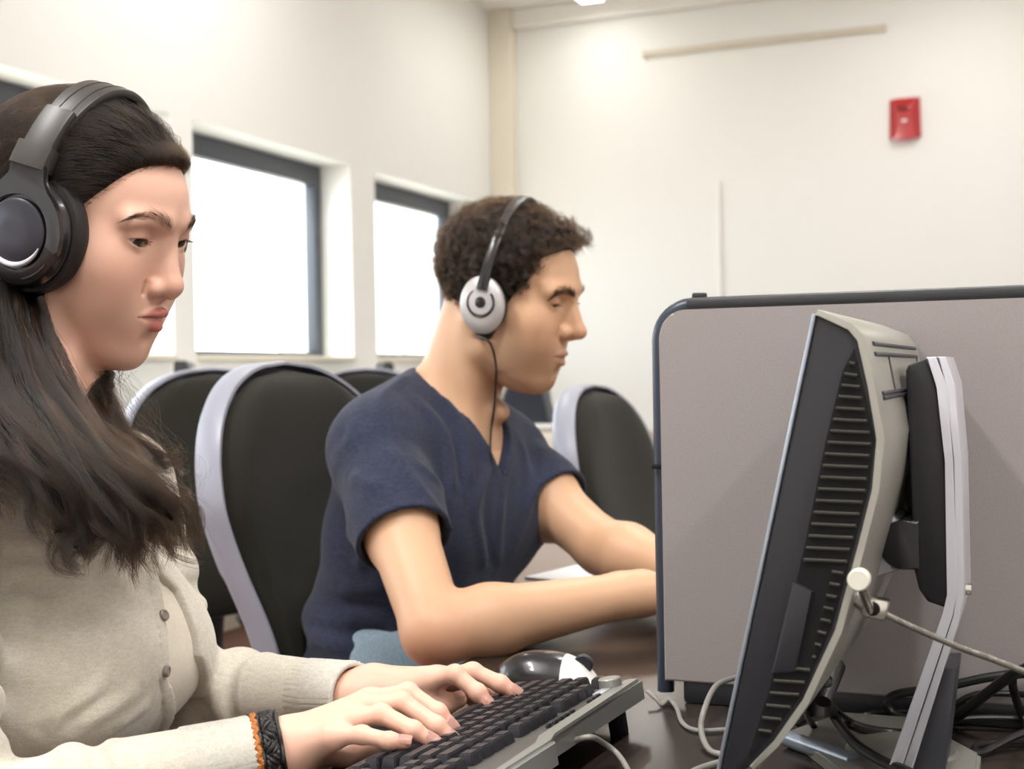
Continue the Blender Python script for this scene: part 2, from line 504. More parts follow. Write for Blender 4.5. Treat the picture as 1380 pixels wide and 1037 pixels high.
# corner pillar, cornice and skirting
bm = NB(); box(bm, (.075, .05, CEIL / 2), (.15, .1, CEIL), .004, M=F_be); struct('trim_1', bm, M_['trim'])
bm = NB(); box(bm, (3.4, .03, CEIL - .06), (7.0, .06, .12), .01, M=F_be); struct('trim_2', bm, M_['ceiling'])
bm = NB(); box(bm, (3.45, .01, .06), (6.9, .02, .12), .004, M=F_be); struct('baseboard_end', bm, M_['trim'])
bm = NB(); box(bm, (-4.0, .01, .06), (12.4, .02, .12), .004, M=F_wl); struct('baseboard_left', bm, M_['trim'])

# on the end wall
r_ = lambda px, py: None
def on_end(px, py):
    """t, z of the place of the end wall seen there"""
    v = _f + (px - CX) / FPX * _r - (py - CY) / FPX * _u
    k = ((CORN - CAM) @ D1) / (v @ D1); p = CAM + k * v
    return (p - CORN) @ D2, p[2]


t0, z0 = on_end(870, 72); t1, z1 = on_end(1190, 41)
zr = (z0 + z1) / 2
o = thing('cable_trunking', 'thin beige trunking strip running level high on the white end wall', 'trunking', be((t0 + t1) / 2, 0, zr), -ANG)
bm = NB(); box(bm, (0, -.012, 0), (t1 - t0, .024, .035), .004); obj('channel', bm, M_['rail'], o)
for sx in (-1, 1):
    bm = NB(); box(bm, (sx * (t1 - t0) / 2, -.014, 0), (.03, .028, .042), .004); obj('end_cap', bm, M_['rail'], o)
t0, z0 = on_end(967, 245); t1, z1 = on_end(967, 420)
o = thing('wall_conduit', 'faint white conduit running straight down the end wall', 'conduit', be(t0, 0, .1), -ANG)
bm = NB(); box(bm, (0, -.009, (z0 - .1) / 2), (.035, .018, z0 - .1), .005); obj('channel', bm, M_['wall'], o)

# red alarm
t0, z0 = on_end(1220, 160)
al = thing('fire_alarm_sounder', 'small bright red fire alarm on the white end wall', 'alarm', be(t0, 0, z0), -ANG)
W_, H_ = .168, .222
bm = NB()
def al_z(u, v):   # depth of the front over u, v in -1..1
    d = .058 - .012 * max(0, v - .45) ** 1.2 * 4 - .006 * (1 - v) * .5
    e = max(0, abs(u) - (.62 - .12 * math.cos(v * 2.2)))
    return max(.018, d - e * .13)
N1, N2 = 28, 36; g = []
for j in range(N2 + 1):
    v = -1 + 2 * j / N2; row = []
    for i in range(N1 + 1):
        u = -1 + 2 * i / N1
        zz = v * H_ / 2
        if v < 0: zz = v * (H_ / 2 + .014 * (1 - u * u) * (v * v))
        row.append(bm.verts.new((u * W_ / 2 * (1 - .02 * v), -al_z(u, v), zz)))
    g.append(row)
for j in range(N2):
    for i in range(N1): bm.faces.new((g[j][i], g[j][i + 1], g[j + 1][i + 1], g[j + 1][i]))
edge = [g[0][i] for i in range(N1)] + [g[j][N1] for j in range(N2)] + [g[N2][i] for i in range(N1, 0, -1)] + [g[j][0] for j in range(N2, 0, -1)]
back = [bm.verts.new((v.co.x, 0, v.co.z)) for v in edge]
for i in range(len(edge)): bm.faces.new((edge[i], back[i], back[(i + 1) % len(edge)], edge[(i + 1) % len(edge)]))
bm.faces.new(back)
obj('housing', bm, M_['red'], al, sharp=30)
bm = NB(); lathe(bm, [(0, .004), (.8, .003), (1, 0), (1, -.006), (0, -.006)], frame((-.004, -.054, .048), (.042, 0, 0), (0, 0, .021), (0, -1, 0)), 32); obj('sounder_lens', bm, M_['reddk'], al, label='dark red oval lens')
bm = NB(); box(bm, (0, -.056, -.02), (.028, .012, .018), .005); obj('indicator_light', bm, M_['white'], al, label='small white indicator window')

# radiator under the end wall and a monitor on a low cupboard before it
t0, _ = on_end(770, 600); 
rd = thing('wall_radiator', 'cream panel radiator low on the end wall behind the man', 'radiator', be(t0 + .12, .02, 0), -ANG)
bm = NB()
box(bm, (0, -.03, .42), (.9, .012, .56), .004)
obj('back_panel', bm, M_['radiator'], rd)
bm = NB()
for k in range(18): box(bm, (-.42 + k * .0495, -.055, .42), (.028, .045, .56), .01)
box(bm, (0, -.055, .71), (.9, .05, .02), .006); obj('fins', bm, M_['radiator'], rd)
for sx in (-1, 1):
    bm = NB(); tube(bm, [(sx * .4, -.05, .16), (sx * .4, -.05, 0)], .009, 10); obj('pipe', bm, M_['radiator'], rd)

# outside: pale paved ground and brick building beyond the windows
bm = NB(); box(bm, (0, -7.3, -.25), (26, 14, .1), M=F_wl); struct('ground_outside', bm, M_['paving'])
c_ = at(374, 400, 12.0)
bw = thing('brick_building', 'pale brick building outside beyond the windows', 'building', (c_[0], c_[1], -.2), -ANG)
bm = NB(); box(bm, (1.45, .3, 2.6), (2.9, .6, 5.2)); obj('wall', bm, M_['brick'], bw, smooth=False)
for x in (.95, 2.2):
    bm = NB(); box(bm, (x, -.02, 1.95), (.62, .06, 1.2), .01); w_ = obj('window', bm, M_['white'], bw)
    bm = NB(); box(bm, (x, -.055, 1.95), (.5, .012, 1.05)); obj('pane', bm, M_['glass'], w_)
# ------------------------------------------------------------------ the desk and what stands on it
DK = np.array([-.22, 1.15, 0]); DZ = .74
def dk(s, t, z): return DK + s * D1 + t * D2 + z * UP       # s along the desk into the depth, t across it
F_dk = frame(DK, D2, D1, UP)                                # x across (to the right), y along, z up
RZ = -ANG


def on_plane(px, py, s):
    """(t, z) in the upright plane at s along the desk"""
    v = _f + (px - CX) / FPX * _r - (py - CY) / FPX * _u
    k = ((DK + s * D1 - CAM) @ D1) / (v @ D1); p = CAM + k * v
    return (p - DK) @ D2, p[2]


dm = thing('computer_desk', 'long dark brown desk that both people work at', 'desk', DK, M=F_dk)
bm = NB(); box(bm, (.44, 1.35, DZ - .0145), (.88, 4.3, .029), .004); obj('worktop', bm, M_['desk'], dm)
for s in (-.7, .40, 1.16, 2.1, 3.35):
    bm = NB(); box(bm, (.46, s, (DZ - .029) / 2), (.6, .03, DZ - .031), .003); obj('leg_panel', bm, M_['deskleg'], dm)
bm = NB(); box(bm, (.74, 1.35, .5), (.018, 4.1, .36), .003); obj('modesty_panel', bm, M_['deskleg'], dm)

# grey divider
PS = .320
sc = thing('desk_divider', 'grey fabric desk divider with rounded dark edge between the two seats', 'divider', dk(PS, .62, DZ), M=frame(dk(PS, .62, DZ), D2, D1, UP))
x0, x1, HH, R_ = on_plane(889, 720, PS)[0] - .62, .34, on_plane(940, 407, PS)[1] - DZ, .034
def rrect(x0, x1, z0, z1, r, n=10):
    pts = [(x0, z0), (x1, z0)]
    pts += [(x1 - r + r * math.cos(a), z1 - r + r * math.sin(a)) for a in np.linspace(0, math.pi / 2, n)]
    pts += [(x0 + r + r * math.cos(a), z1 - r + r * math.sin(a)) for a in np.linspace(math.pi / 2, math.pi, n)]
    return pts
bm = NB(); prism(bm, rrect(x0 + .007, x1 - .007, .022, HH - .008, R_ - .007), -.016, .016, bev=.002, seg=2); obj('fabric_panel', bm, M_['panel'], sc, sharp=8)
bm = NB(); arc = [(x0, .012)] + [(x0, z) for z in np.linspace(.05, HH - R_, 6)] + [(x0 + R_ - R_ * math.cos(a), HH - R_ + R_ * math.sin(a)) for a in np.linspace(.15, math.pi / 2 - .05, 9)]
tube(bm, [(p[0] + .004, 0, p[1] - .004) for p in arc], .0085, 12, flat=None); obj('side_edge', bm, M_['navy'], sc, label='dark navy rounded edge strip')
bm = NB(); box(bm, ((x0 + x1) / 2 + R_ / 2, 0, HH - .003), (x1 - x0 - R_, .03, .014), .005); obj('top_rail', bm, M_['blackrail'], sc, label='black top rail')
bm = NB(); box(bm, ((x0 + x1) / 2 + .01, 0, .0125), (x1 - x0 - .03, .028, .025), .004); obj('bottom_rail', bm, M_['blackrail'], sc, label='black bottom rail')
bm = NB(); box(bm, (x0 + .0025, 0, .235), (.012, .027, .004), .001); obj('edge_joint', bm, M_['blackmatte'], sc)
bm = NB(); box(bm, (x0 + .045, 0, HH + .006), (.014, .01, .006), .002); obj('top_clip', bm, M_['blackrail'], sc)

# ---- the monitor, seen from its side and back
SN, SFAR = -.070, .296       # near and far side of its housing
mo = thing('computer_monitor', 'black and silver desktop monitor turned side-on to the camera', 'monitor', dk(.13, .53, DZ), M=frame(dk(.13, .53, DZ), D2, D1, UP))
def mpt(px, py, s):
    t, z = on_plane(px, py, s); return (t - .53, z - DZ)
ys = lambda s: s - .13
prof = [(1100, 424), (1146, 441), (1160, 458), (1172, 520), (1186, 592), (1178, 660), (1160, 732), (1128, 850), (1086, 945), (1045, 1000), (1012, 1034), (985, 1050), (968, 1050)]
side = [mpt(px, py, SN) for px, py in prof]
ctr = np.mean(side, 0)
bm = NB(); prism(bm, side, ys(SN), ys(SFAR), bev=.003); obj('housing', bm, M_['charpl'], mo)
# silver back shell: the outline grown a little, from the top corner down the back
bk = side[:-2]; grow = []
for i, p in enumerate(bk):
    q = np.array(p); nx = np.array(bk[min(i + 1, len(bk) - 1)]) - np.array(bk[max(i - 1, 0)]); nrm_ = np.array([-nx[1], nx[0]]); nrm_ = nrm_ / np.linalg.norm(nrm_)
    if nrm_ @ (q - ctr) < 0: nrm_ = -nrm_
    grow.append(q + nrm_ * .0035)
inner = [np.array(p) - (np.array(g) - np.array(p)) * .3 for p, g in zip(bk, grow)]
bm = NB(); prism(bm, [tuple(p) for p in grow] + [tuple(p) for p in inner[::-1]], ys(SN) - .002, ys(SFAR) + .002, bev=.001); obj('back_shell', bm, M_['silver'], mo, label='silver back cover')
# front bezel lip and the screen (it faces the woman)
f0, f1 = np.array(side[0]), np.array(side[-1]); fd = (f1 - f0) / np.linalg.norm(f1 - f0); fn_ = np.array([fd[1], -fd[0]])
if fn_ @ (ctr - f0) > 0: fn_ = -fn_
bm = NB(); prism(bm, [tuple(f0), tuple(f0 + fn_ * .0025), tuple(f1 + fn_ * .0025), tuple(f1)], ys(SN) - .0015, ys(SFAR) + .0015, bev=.0008); obj('front_edge', bm, M_['steelblue'], mo, label='pale blue-grey front edge')
bm = NB(); a = f0 + fd * .02 + fn_ * .0027; b = f1 - fd * .03 + fn_ * .0027
prism(bm, [tuple(a), tuple(a + fn_ * .0008), tuple(b + fn_ * .0008), tuple(b)], ys(SN) + .016, ys(SFAR) - .016); obj('screen', bm, M_['screen'], mo)
# vented side: sunken dark field with ridges, smooth strip in front
vent = [(1152, 470), (1166, 530), (1179, 592), (1171, 660), (1153, 728), (1121, 846), (1080, 938), (1040, 990), (1008, 1022), (1046, 900), (1084, 740), (1112, 600), (1136, 500)]
bm = NB(); prism(bm, [mpt(px, py, SN) for px, py in vent], ys(SN) - .0012, ys(SN) + .001); obj('vent_panel', bm, M_['blackmatte'], mo)
def span(y):
    xs = []
    for (xa, ya), (xb, yb) in zip(vent, vent[1:] + vent[:1]):
        if (ya - y) * (yb - y) < 0: xs.append(xa + (y - ya) / (yb - ya) * (xb - xa))
    return min(xs), max(xs)
yv = 489.0; k = 0
while yv < 1000:
    xa, xb = span(yv); xb -= 4; xa += 3
    if 765 < yv < 910: xa += 42 if yv < 890 else 20
    if xb - xa > 4:
        bm = NB()
        qs = [mpt(xa, yv, SN), mpt(xb, yv + 2.5, SN)]
        d = np.array(qs[1]) - np.array(qs[0]); n_ = np.array([-d[1], d[0]]); n_ = n_ / np.linalg.norm(n_) * .0011
        prism(bm, [tuple(np.array(qs[0]) - n_), tuple(np.array(qs[1]) - n_), tuple(np.array(qs[1]) + n_), tuple(np.array(qs[0]) + n_)], ys(SN) - .0035, ys(SN), bev=.0006, seg=1)
        obj('vent_slat', bm, M_['slat'], mo)
    yv += 15.2 + k * .05; k += 1
bm = NB(); prism(bm, [mpt(px, py, SN) for px, py in [(1069, 783), (1096, 797), (1074, 905), (1040, 908)]], ys(SN) - .004, ys(SN) + .002, bev=.002); obj('side_plate', bm, M_['charpl'], mo)
# back cover lines and latch (lie on the silver back)
def on_back(u, w, off=.004):
    """point on the back cover: u 0..1 along its outline from the top edge, w 0..1 across from the near side"""
    g = np.array(grow[1:]); L = np.r_[0, np.cumsum(np.linalg.norm(np.diff(g, axis=0), axis=1))]
    x = np.interp(u * L[-1], L, g[:, 0]); z = np.interp(u * L[-1], L, g[:, 1])
    return np.array([x, ys(SN) + w * (SFAR - SN), z])
for u in (.05, .072, .155, .165):
    bm = NB(); tube(bm, [on_back(u, .08), on_back(u, .92)], .0016, 8); obj('back_groove', bm, M_['deskleg'], mo)
for w in (.3, .9):
    bm = NB(); tube(bm, [on_back(.072, w), on_back(.155, w)], .0012, 8); obj('back_groove', bm, M_['deskleg'], mo)
bm = NB(); p = on_back(.2, .62); box(bm, p, (.004, .05, .014), .0015); obj('latch', bm, M_['silverlt'], mo)
bm = NB(); p = on_back(.36, .8); box(bm, p, (.005, .16, .09), .002); obj('shade_plate', bm, M_['deskleg'], mo)  # dark plate, its colour carries the shade of the down-facing lower back
# mount, hinge and stand
ST0, ST1 = .088, .172        # the column between these places along the desk
sp = lambda pts, s=ST0: [mpt(px, py, s) for px, py in pts]
bm = NB(); prism(bm, sp([(1150, 690), (1182, 682), (1218, 708), (1200, 735), (1190, 752), (1212, 770), (1150, 790)]), ys(ST0) + .004, ys(ST1) - .004, bev=.003); obj('mount_bracket', bm, M_['silverlt'], mo)
pts = [mpt(1234, 702, ST0), mpt(1236, 768, ST0)]
cx_, cz_ = mpt(1216, 735, ST0); rr = abs(pts[0][1] - pts[1][1]) / 2
hp = [(cx_ + rr * .93 * math.cos(a), cz_ + rr * math.sin(a)) for a in np.linspace(math.pi / 2, math.pi * 1.5, 16)]
hp = [(cx_ + .013, cz_ + rr)] + hp + [(cx_ + .013, cz_ - rr)]
bm = NB(); prism(bm, hp, ys(ST0) - .002, ys(ST1) + .002, bev=.002); obj('hinge', bm, M_['blackpl'], mo)
bm = NB(); prism(bm, sp([(1220, 500), (1224, 492), (1250, 482), (1272, 560), (1282, 823), (1250, 812), (1238, 795), (1232, 770)]), ys(ST0), ys(ST1), bev=.003); col_ = obj('column_cover', bm, M_['blackpl'], mo, label='black column cover')
spine_o = [(1262, 481), (1277, 520), (1285, 620), (1291, 800), (1284, 830), (1215, 1037)]
spine_i = [(1248, 482), (1265, 522), (1274, 622), (1279, 802), (1271, 826), (1199, 1030)]
spine_b = [(1275, 481), (1287, 518), (1296, 620), (1300, 804), (1293, 836), (1229, 1040)]
bm = NB(); prism(bm, sp(spine_i) + sp(spine_o)[::-1], ys(ST0) - .004, ys(ST1) + .004, bev=.0012); obj('stand_spine', bm, M_['silverlt'], mo, label='pale silver bent spine')
bm = NB(); prism(bm, sp([(x + 1.2, y) for x, y in spine_o]) + sp(spine_b)[::-1], ys(ST0) - .003, ys(ST1) + .003, bev=.0012); obj('stand_back', bm, M_['silverlt'], mo)
bm = NB(); prism(bm, sp([(1272, 905), (1288, 905), (1272, 1046), (1222, 1046)]), ys(ST0) + .012, ys(ST1) - .012, bev=.002); obj('stand_foot', bm, M_['deskleg'], mo)
bm = NB(); p = np.array([*sp([(1301, 796)])[0]]); box(bm, (p[0] + .001, ys(ST0) + .006, p[1]), (.007, .007, .008), .001); obj('screw', bm, M_['chrome'], mo)
def mo_l(w): q = np.array(w) - dk(.13, .53, DZ); return np.array([q @ D2, q @ D1, q[2]])
# base: a plate widening to the front with a rounded bright edge
bp = [mo_l(onz(px, py, DZ + .006))[:2] for px, py in ((1062, 990), (1135, 965), (1230, 972), (1322, 1022), (1318, 1060), (1200, 1095), (1150, 1058))]
bm = NB()
def slab(bm, poly, z0, z1, bev):
    a = [bm.verts.new((p[0], p[1], z0)) for p in poly]; b = [bm.verts.new((p[0], p[1], z1)) for p in poly]
    fs = [bm.faces.new(a[::-1]), bm.faces.new(b)]; n = len(poly)
    for i in range(n): bm.faces.new((a[i], a[(i + 1) % n], b[(i + 1) % n], b[i]))
    bmesh.ops.bevel(bm, geom=list(fs[1].edges), offset=bev, segments=3, affect='EDGES')
slab(bm, bp, .0005, .010, .003); obj('base', bm, M_['silver'], mo)
bm = NB(); a = mo_l(onz(1062, 996, DZ + .008)); b = mo_l(onz(1150, 1028, DZ + .008)); tube(bm, [a, a * .7 + b * .3, b], .0075, 14); obj('base_edge', bm, M_['steelblue'], mo, label='blue-grey rounded front edge')
bm = NB(); c_ = mo_l(onz(1212, 1036, DZ)); lathe(bm, [(0, .0125), (.043, .0122), (.046, .010), (.046, .002)], Matrix.Translation(V((c_[0], c_[1] + .02, 0))), 40); obj('swivel_disc', bm, M_['silver'], mo)

# ---- cable lock: knob on the monitor's back, clamp and steel rope
kd = lambda px, py, s: dk(s, *on_plane(px, py, s))
lk = thing('security_cable_lock', 'small steel cable lock with white round knob behind the monitor', 'lock', kd(1158, 780, -.045))
bm = NB(); c_ = kd(1158, 781, -.078); ax = -D1
lathe(bm, [(0, .006), (.0064, .006), (.0073, .005), (.0073, -.004), (.004, -.006), (0, -.006)], frame(c_, D2, UP, ax), 32); obj('knob', bm, M_['knob'], lk, world=True, label='ivory round knob')
bm = NB(); tube(bm, [kd(1160, 788, -.072), kd(1166, 806, -.060), kd(1173, 822, -.044)], .0034, 12); obj('barrel', bm, M_['chrome'], lk, world=True)
bm = NB(); c_ = kd(1180, 819, -.036); box(bm, (0, 0, 0), (.017, .015, .0145), .002, M=frame(c_, D2, D1, UP) @ Matrix.Rotation(rad(12), 4, 'Y')); cl = obj('clamp', bm, M_['chrome'], lk, world=True)
bm = NB(); lathe(bm, [(0, .001), (.0045, .001), (.005, 0), (.005, -.002)], frame(kd(1176, 821, -.044), D2, UP, ax), 20); obj('clamp_bore', bm, M_['blackmatte'], cl, world=True)
bm = NB(); tube(bm, [kd(1140, 808, -.02), kd(1150, 800, -.036), kd(1168, 818, -.036)], .006, 10); obj('anchor_block', bm, M_['silver'], lk, world=True)
bm = NB(); pth = catmull([kd(1188, 826, -.034), kd(1230, 846, -.03), kd(1290, 872, -.02), kd(1340, 890, -.01), kd(1395, 912, 0), kd(1470, 945, .02)], 90)
P_ = pth; k = len(P_); 
tube(bm, P_, .0019, 8)
for ph in (0, 2.094, 4.188):
    T = np.gradient(P_, axis=0); T /= np.linalg.norm(T, axis=1)[:, None]; N = np.cross(T, UP); N /= np.linalg.norm(N, axis=1)[:, None]; Bn = np.cross(T, N)
    ang = np.linspace(0, 2 * math.pi * 26, k) + ph
PP = catmull(P_, 700); T = np.gradient(PP, axis=0); T /= np.linalg.norm(T, axis=1)[:, None]; N = np.cross(T, UP); N /= np.linalg.norm(N, axis=1)[:, None]; Bn = np.cross(T, N)
for ph in range(6):
    a_ = np.linspace(0, 2 * math.pi * 22, 700) + ph * math.pi / 3
    tube(bm, PP + .0016 * (np.cos(a_)[:, None] * N + np.sin(a_)[:, None] * Bn), .0008, 5)
obj('steel_rope', bm, M_['rope'], lk, world=True, label='twisted steel rope')

# ---- cables lying on the desk
def cable(label, pts, r, m, group=None, ends=None, name='cable'):
    t = catmull(pts, max(40, 14 * len(pts)))
    o = thing(name, label, 'cable', t[0], group=group)
    bm = NB(); tube(bm, t, r, 10); obj('sheath', bm, m, o, world=True)
    if ends:
        for e, s_ in ends:
            bm = NB(); i = 0 if e == 0 else len(t) - 1; d = t[1] - t[0] if e == 0 else t[-2] - t[-1]; d = d / np.linalg.norm(d)
            tube(bm, [t[i] - d * s_ * .2, t[i] + d * s_], [r * 2.6, r * 2.4, r * 1.5], 12); obj('plug', bm, m, o, world=True)
    return o
def G(px, py, up=0):
    p = onz(px, py, DZ + up); q = p - DK
    if q @ D1 > PS - .028 and q @ D2 > .25: p = dk(PS - .028, *on_plane(px, py, PS - .028)); p[2] = max(p[2], DZ + .005)
    return p

ck = M_['cable']
cable('thick black cable falling from the monitor back across its base', [kd(1118, 905, .06), kd(1113, 930, .05), G(1122, 962, .03), G(1150, 1000, .02), G(1185, 1024, .018), G(1225, 1042, .02), G(1290, 1075, .0075)], .0044, ck, ends=[(0, .03)])
cable('black video cable curving from the monitor back behind the stand', [kd(1098, 915, .08), kd(1100, 935, .08), G(1120, 955, .03), G(1150, 978, .018), G(1195, 988, .008), G(1240, 988, .008), G(1285, 970, .012), G(1330, 935, .05), G(1375, 905, .08), G(1450, 880, .1)], .0046, ck, ends=[(0, .03)])
cable('black cable looped high against the divider right of the stand', [G(1460, 905, .06), G(1385, 908, .055), G(1330, 914, .045), G(1265, 928, .028), G(1210, 936, .012), G(1196, 948, .008), G(1205, 962, .006), G(1240, 972, .006), G(1290, 973, .007)], .0042, ck)
cable('thin black cable running behind the others along the divider foot', [G(1140, 975, .006), G(1165, 964, .007), G(1215, 959, .010), G(1265, 962, .007), G(1305, 940, .02), G(1340, 935, .03), G(1440, 940, .02)], .0029, ck)
cable('black cable hanging down at the right edge of the photo', [G(1380, 902, .06), G(1366, 908, .07), G(1366, 930, .05), G(1378, 965, .02), G(1400, 1000, .006), G(1430, 1015, .006)], .0038, ck)
cable('black cable lying flat in front of the divider at right', [G(1250, 985, .006), G(1285, 972, .01), G(1330, 968, .013), G(1400, 970, .012)], .0030, ck)
cable('black cable curling on the desk in the lower right corner', [G(1440, 990, .006), G(1390, 998, .006), G(1350, 1000, .006), G(1318, 1006, .006), G(1314, 1016, .006), G(1330, 1012, .006), G(1370, 992, .014), G(1410, 980, .02)], .0034, ck)
cable('small black cable with glints behind the monitor foot', [kd(1078, 945, .1), G(1092, 972, .02), G(1098, 985, .006), G(1080, 988, .005), G(1066, 975, .005), G(1085, 960, .006)], .0030, ck)
cg = M_['cablegrey']
cable('grey cable curling in a loop left of the monitor', [G(1010, 912, .004), G(990, 914, .03), G(965, 925, .035), G(950, 955, .028), G(945, 985, .012), G(957, 1012, .004), G(985, 1022, .004), G(935, 1040, .004), G(880, 1080, .004)], .0027, cg)
cable('thin grey cable from the keyboard end curving to the divider foot', [G(872, 932, .012), G(884, 942, .008), G(892, 950, .003), G(902, 943, .006), G(912, 955, .004), G(920, 975, .003), G(940, 985, .003), G(985, 984, .003), G(1030, 988, .003)], .0022, cg)

# ---- keyboard
EK = np.array([math.sin(rad(25.5)), math.cos(rad(25.5)), 0])      # towards its far (left-hand) end
NK = np.array([EK[1], -EK[0], 0])                                  # towards its back
tilt = rad(8.5)
YK = NK * math.cos(tilt) + UP * math.sin(tilt); ZK = UP * math.cos(tilt) - NK * math.sin(tilt); XK = -EK
pk = onz(868, 917, .784)                                           # back far corner of the deck
kb = thing('keyboard', 'black multimedia keyboard with silver back edge under the woman\'s hands', 'keyboard', pk, M=frame(pk, XK, YK, ZK))
KD, KW = .135, .395
bm = NB()
# x to the right of the typist, y to the back (0 at the back edge), z up
def kslab(poly, z0, z1, bev=.003, m='kbtop', name='deck', lab=None):
    bm = NB(); a = [bm.verts.new((p[0], p[1], z0)) for p in poly]; b = [bm.verts.new((p[0], p[1], z1)) for p in poly]
    n = len(poly); fs = [bm.faces.new(a[::-1]), bm.faces.new(b)]
    for i in range(n): bm.faces.new((a[i], a[(i + 1) % n], b[(i + 1) % n], b[i]))
    if bev: bmesh.ops.bevel(bm, geom=list(fs[1].edges), offset=bev, segments=3, affect='EDGES')
    return obj(name, bm, M_[m], kb, label=lab)
kslab([(0, -KD), (KW, -KD), (KW, 0), (.232, 0), (.213, -.013), (.012, -.013), (.008, -.03), (0, -.03)], -.016, 0, .003)
kslab([(.0, -.0305), (.006, -.0135), (.2145, -.0135), (.235, 0), (KW, 0), (KW, .010), (.228, .010), (.210, -.002), (.0, -.002)], -.017, .0025, .003, 'kbsil', 'back_edge', 'silver back edge')
kslab([(.005, -KD + .01), (KW - .005, -KD + .01), (KW - .005, -.02), (.005, -.02)], -.022, -.0155, 0, 'blackmatte', 'underside')
kslab([(0, -KD - .035), (KW, -KD - .035), (KW, -KD - .001), (0, -KD - .001)], -.020, -.006, .004, 'kbtop', 'palm_rest')
for x in (.03, KW - .05):
    bm = NB(); box(bm, (x, -.02, -.031), (.02, .012, .024), .002); obj('foot', bm, M_['blackmatte'], kb)
bm = NB(); lathe(bm, [(0, .0095), (.0095, .0095), (.0105, .0085), (.0108, 0)], Matrix.Translation((.030, -.0215, .0005)), 36); obj('volume_knob', bm, M_['kbsil'], kb, label='silver volume knob')
bm = NB(); box(bm, (.050, -.0225, .001), (.022, .010, .003), .001); obj('badge_plate', bm, M_['silverlt'], kb)
for x in (.066, .076, .086, .125, .137, .149, .161, .174):
    bm = NB(); lathe(bm, [(0, .0028), (.8, .0026), (1, .001), (1, 0)], Matrix.Translation((x, -.0195, .0003)) @ Matrix.Diagonal((.0050, .0022, 1, 1)), 20); obj('media_button', bm, M_['key'], kb)
U = .0188; UY = .0158
def key(x, y, w, d=1):
    bm = NB(); h = .0095; a, b = w * U / 2 - .0008, d * UY / 2 - .0006; ta, tb = a - .0022, b - .0018
    vb = [bm.verts.new((x + sx * a, y + sy * b, .0002)) for sx, sy in ((-1, -1), (1, -1), (1, 1), (-1, 1))]
    vt = [bm.verts.new((x + sx * ta, y + sy * tb + .0008, h)) for sx, sy in ((-1, -1), (1, -1), (1, 1), (-1, 1))]
    bm.faces.new(vt)
    for i in range(4): bm.faces.new((vb[i], vb[(i + 1) % 4], vt[(i + 1) % 4], vt[i]))
    bm.faces.new(vb[::-1])
    bmesh.ops.bevel(bm, geom=[e for e in bm.edges if all(v.co.z > .005 for v in e.verts)] + [e for e in bm.edges if abs(e.verts[0].co.z - e.verts[1].co.z) > .005], offset=.0011, segments=2, affect='EDGES')
    obj('key', bm, M_['key'], kb)
YR = -.0365
rows = [
    (0.0, [(0, 1)] + [(2 + i, 1) for i in range(4)] + [(6.5 + i, 1) for i in range(4)] + [(11 + i, 1) for i in range(4)]),
    (1.25, [(i, 1) for i in range(13)] + [(13, 2)]),
    (2.25, [(0, 1.5)] + [(1.5 + i, 1) for i in range(12)] + [(13.5, 1.5)]),
    (3.25, [(0, 1.75)] + [(1.75 + i, 1) for i in range(11)] + [(12.75, 2.25)]),
    (4.25, [(0, 2.25)] + [(2.25 + i, 1) for i in range(10)] + [(12.25, 2.75)]),
    (5.25, [(0, 1.25), (1.25, 1.25), (2.5, 1.25), (3.75, 6.25), (10, 1.25), (11.25, 1.25), (12.5, 1.25), (13.75, 1.25)])]
for r, ks in rows:
    for x, w in ks: key(.010 + (x + w / 2) * U, YR - r * UY, w)
    if r in (0.0, 1.25, 2.25):
        for i in range(3): key(.010 + (15.3 + i + .5) * U, YR - r * UY, 1)
for i in range(3): key(.010 + (15.3 + i + .5) * U, YR - 5.25 * UY, 1)
key(.010 + 16.8 * U, YR - 4.25 * UY, 1)
cable('grey keyboard cable dropping from the silver back edge', [toworld((.165, -.004, -.014), (pk, np.array([XK, YK, ZK]).T)), toworld((.165, .012, -.012), (pk, np.array([XK, YK, ZK]).T)), G(815, 1003, .022), G(835, 1020, .012), G(852, 1050, .004), G(868, 1090, .004)], .0024, cg)

# ---- mouse
pm = onz(742, 924, DZ)
ms = thing('computer_mouse', 'dark grey and white computer mouse beyond the keyboard', 'mouse', pm, M=frame(pm, D2, D1, UP) @ Matrix.Rotation(rad(6), 4, 'Z'))
def mshape(u, v, lx=.058, ly=.031, h=.036):
    # u -1..1 along, v -1..1 across, superellipse plan, humped towards the back
    w = (1 - abs(u) ** 2.6) ** (1 / 2.2)
    e = (1 - abs(u + .12) ** 2.4 if abs(u + .12) < 1 else 0) ** .62
    return (u * lx, v * ly * w * (1 + .08 * u), max(0.001, h * e * (1 - .62 * abs(v) ** 2.6)))
def mpatch(u0, u1, m, name, off=0, lab=None):
    bm = NB(); n, k = 30, 22
    g = [[bm.verts.new(mshape(u, v)) for v in np.linspace(-1, 1, k)] for u in np.linspace(u0, u1, n)]
    for r in g:
        for v in r:
            v.co.z += off
    for i in range(n - 1):
        for j in range(k - 1): bm.faces.new((g[i][j], g[i + 1][j], g[i + 1][j + 1], g[i][j + 1]))
    lo_ = [[bm.verts.new((v.co.x, v.co.y, .0008)) for v in (r[0], r[-1])] for r in g]
    for i in range(n - 1):
        bm.faces.new((g[i][0], lo_[i][0], lo_[i + 1][0], g[i + 1][0])); bm.faces.new((g[i][-1], g[i + 1][-1], lo_[i + 1][1], lo_[i][1])); bm.faces.new((lo_[i][0], lo_[i][1], lo_[i + 1][1], lo_[i + 1][0]))
    bm.faces.new([v for v in g[0]] + [lo_[0][1], lo_[0][0]]); bm.faces.new([v for v in g[-1][::-1]] + [lo_[-1][0], lo_[-1][1]])
    return obj(name, bm, M_[m], ms, label=lab)
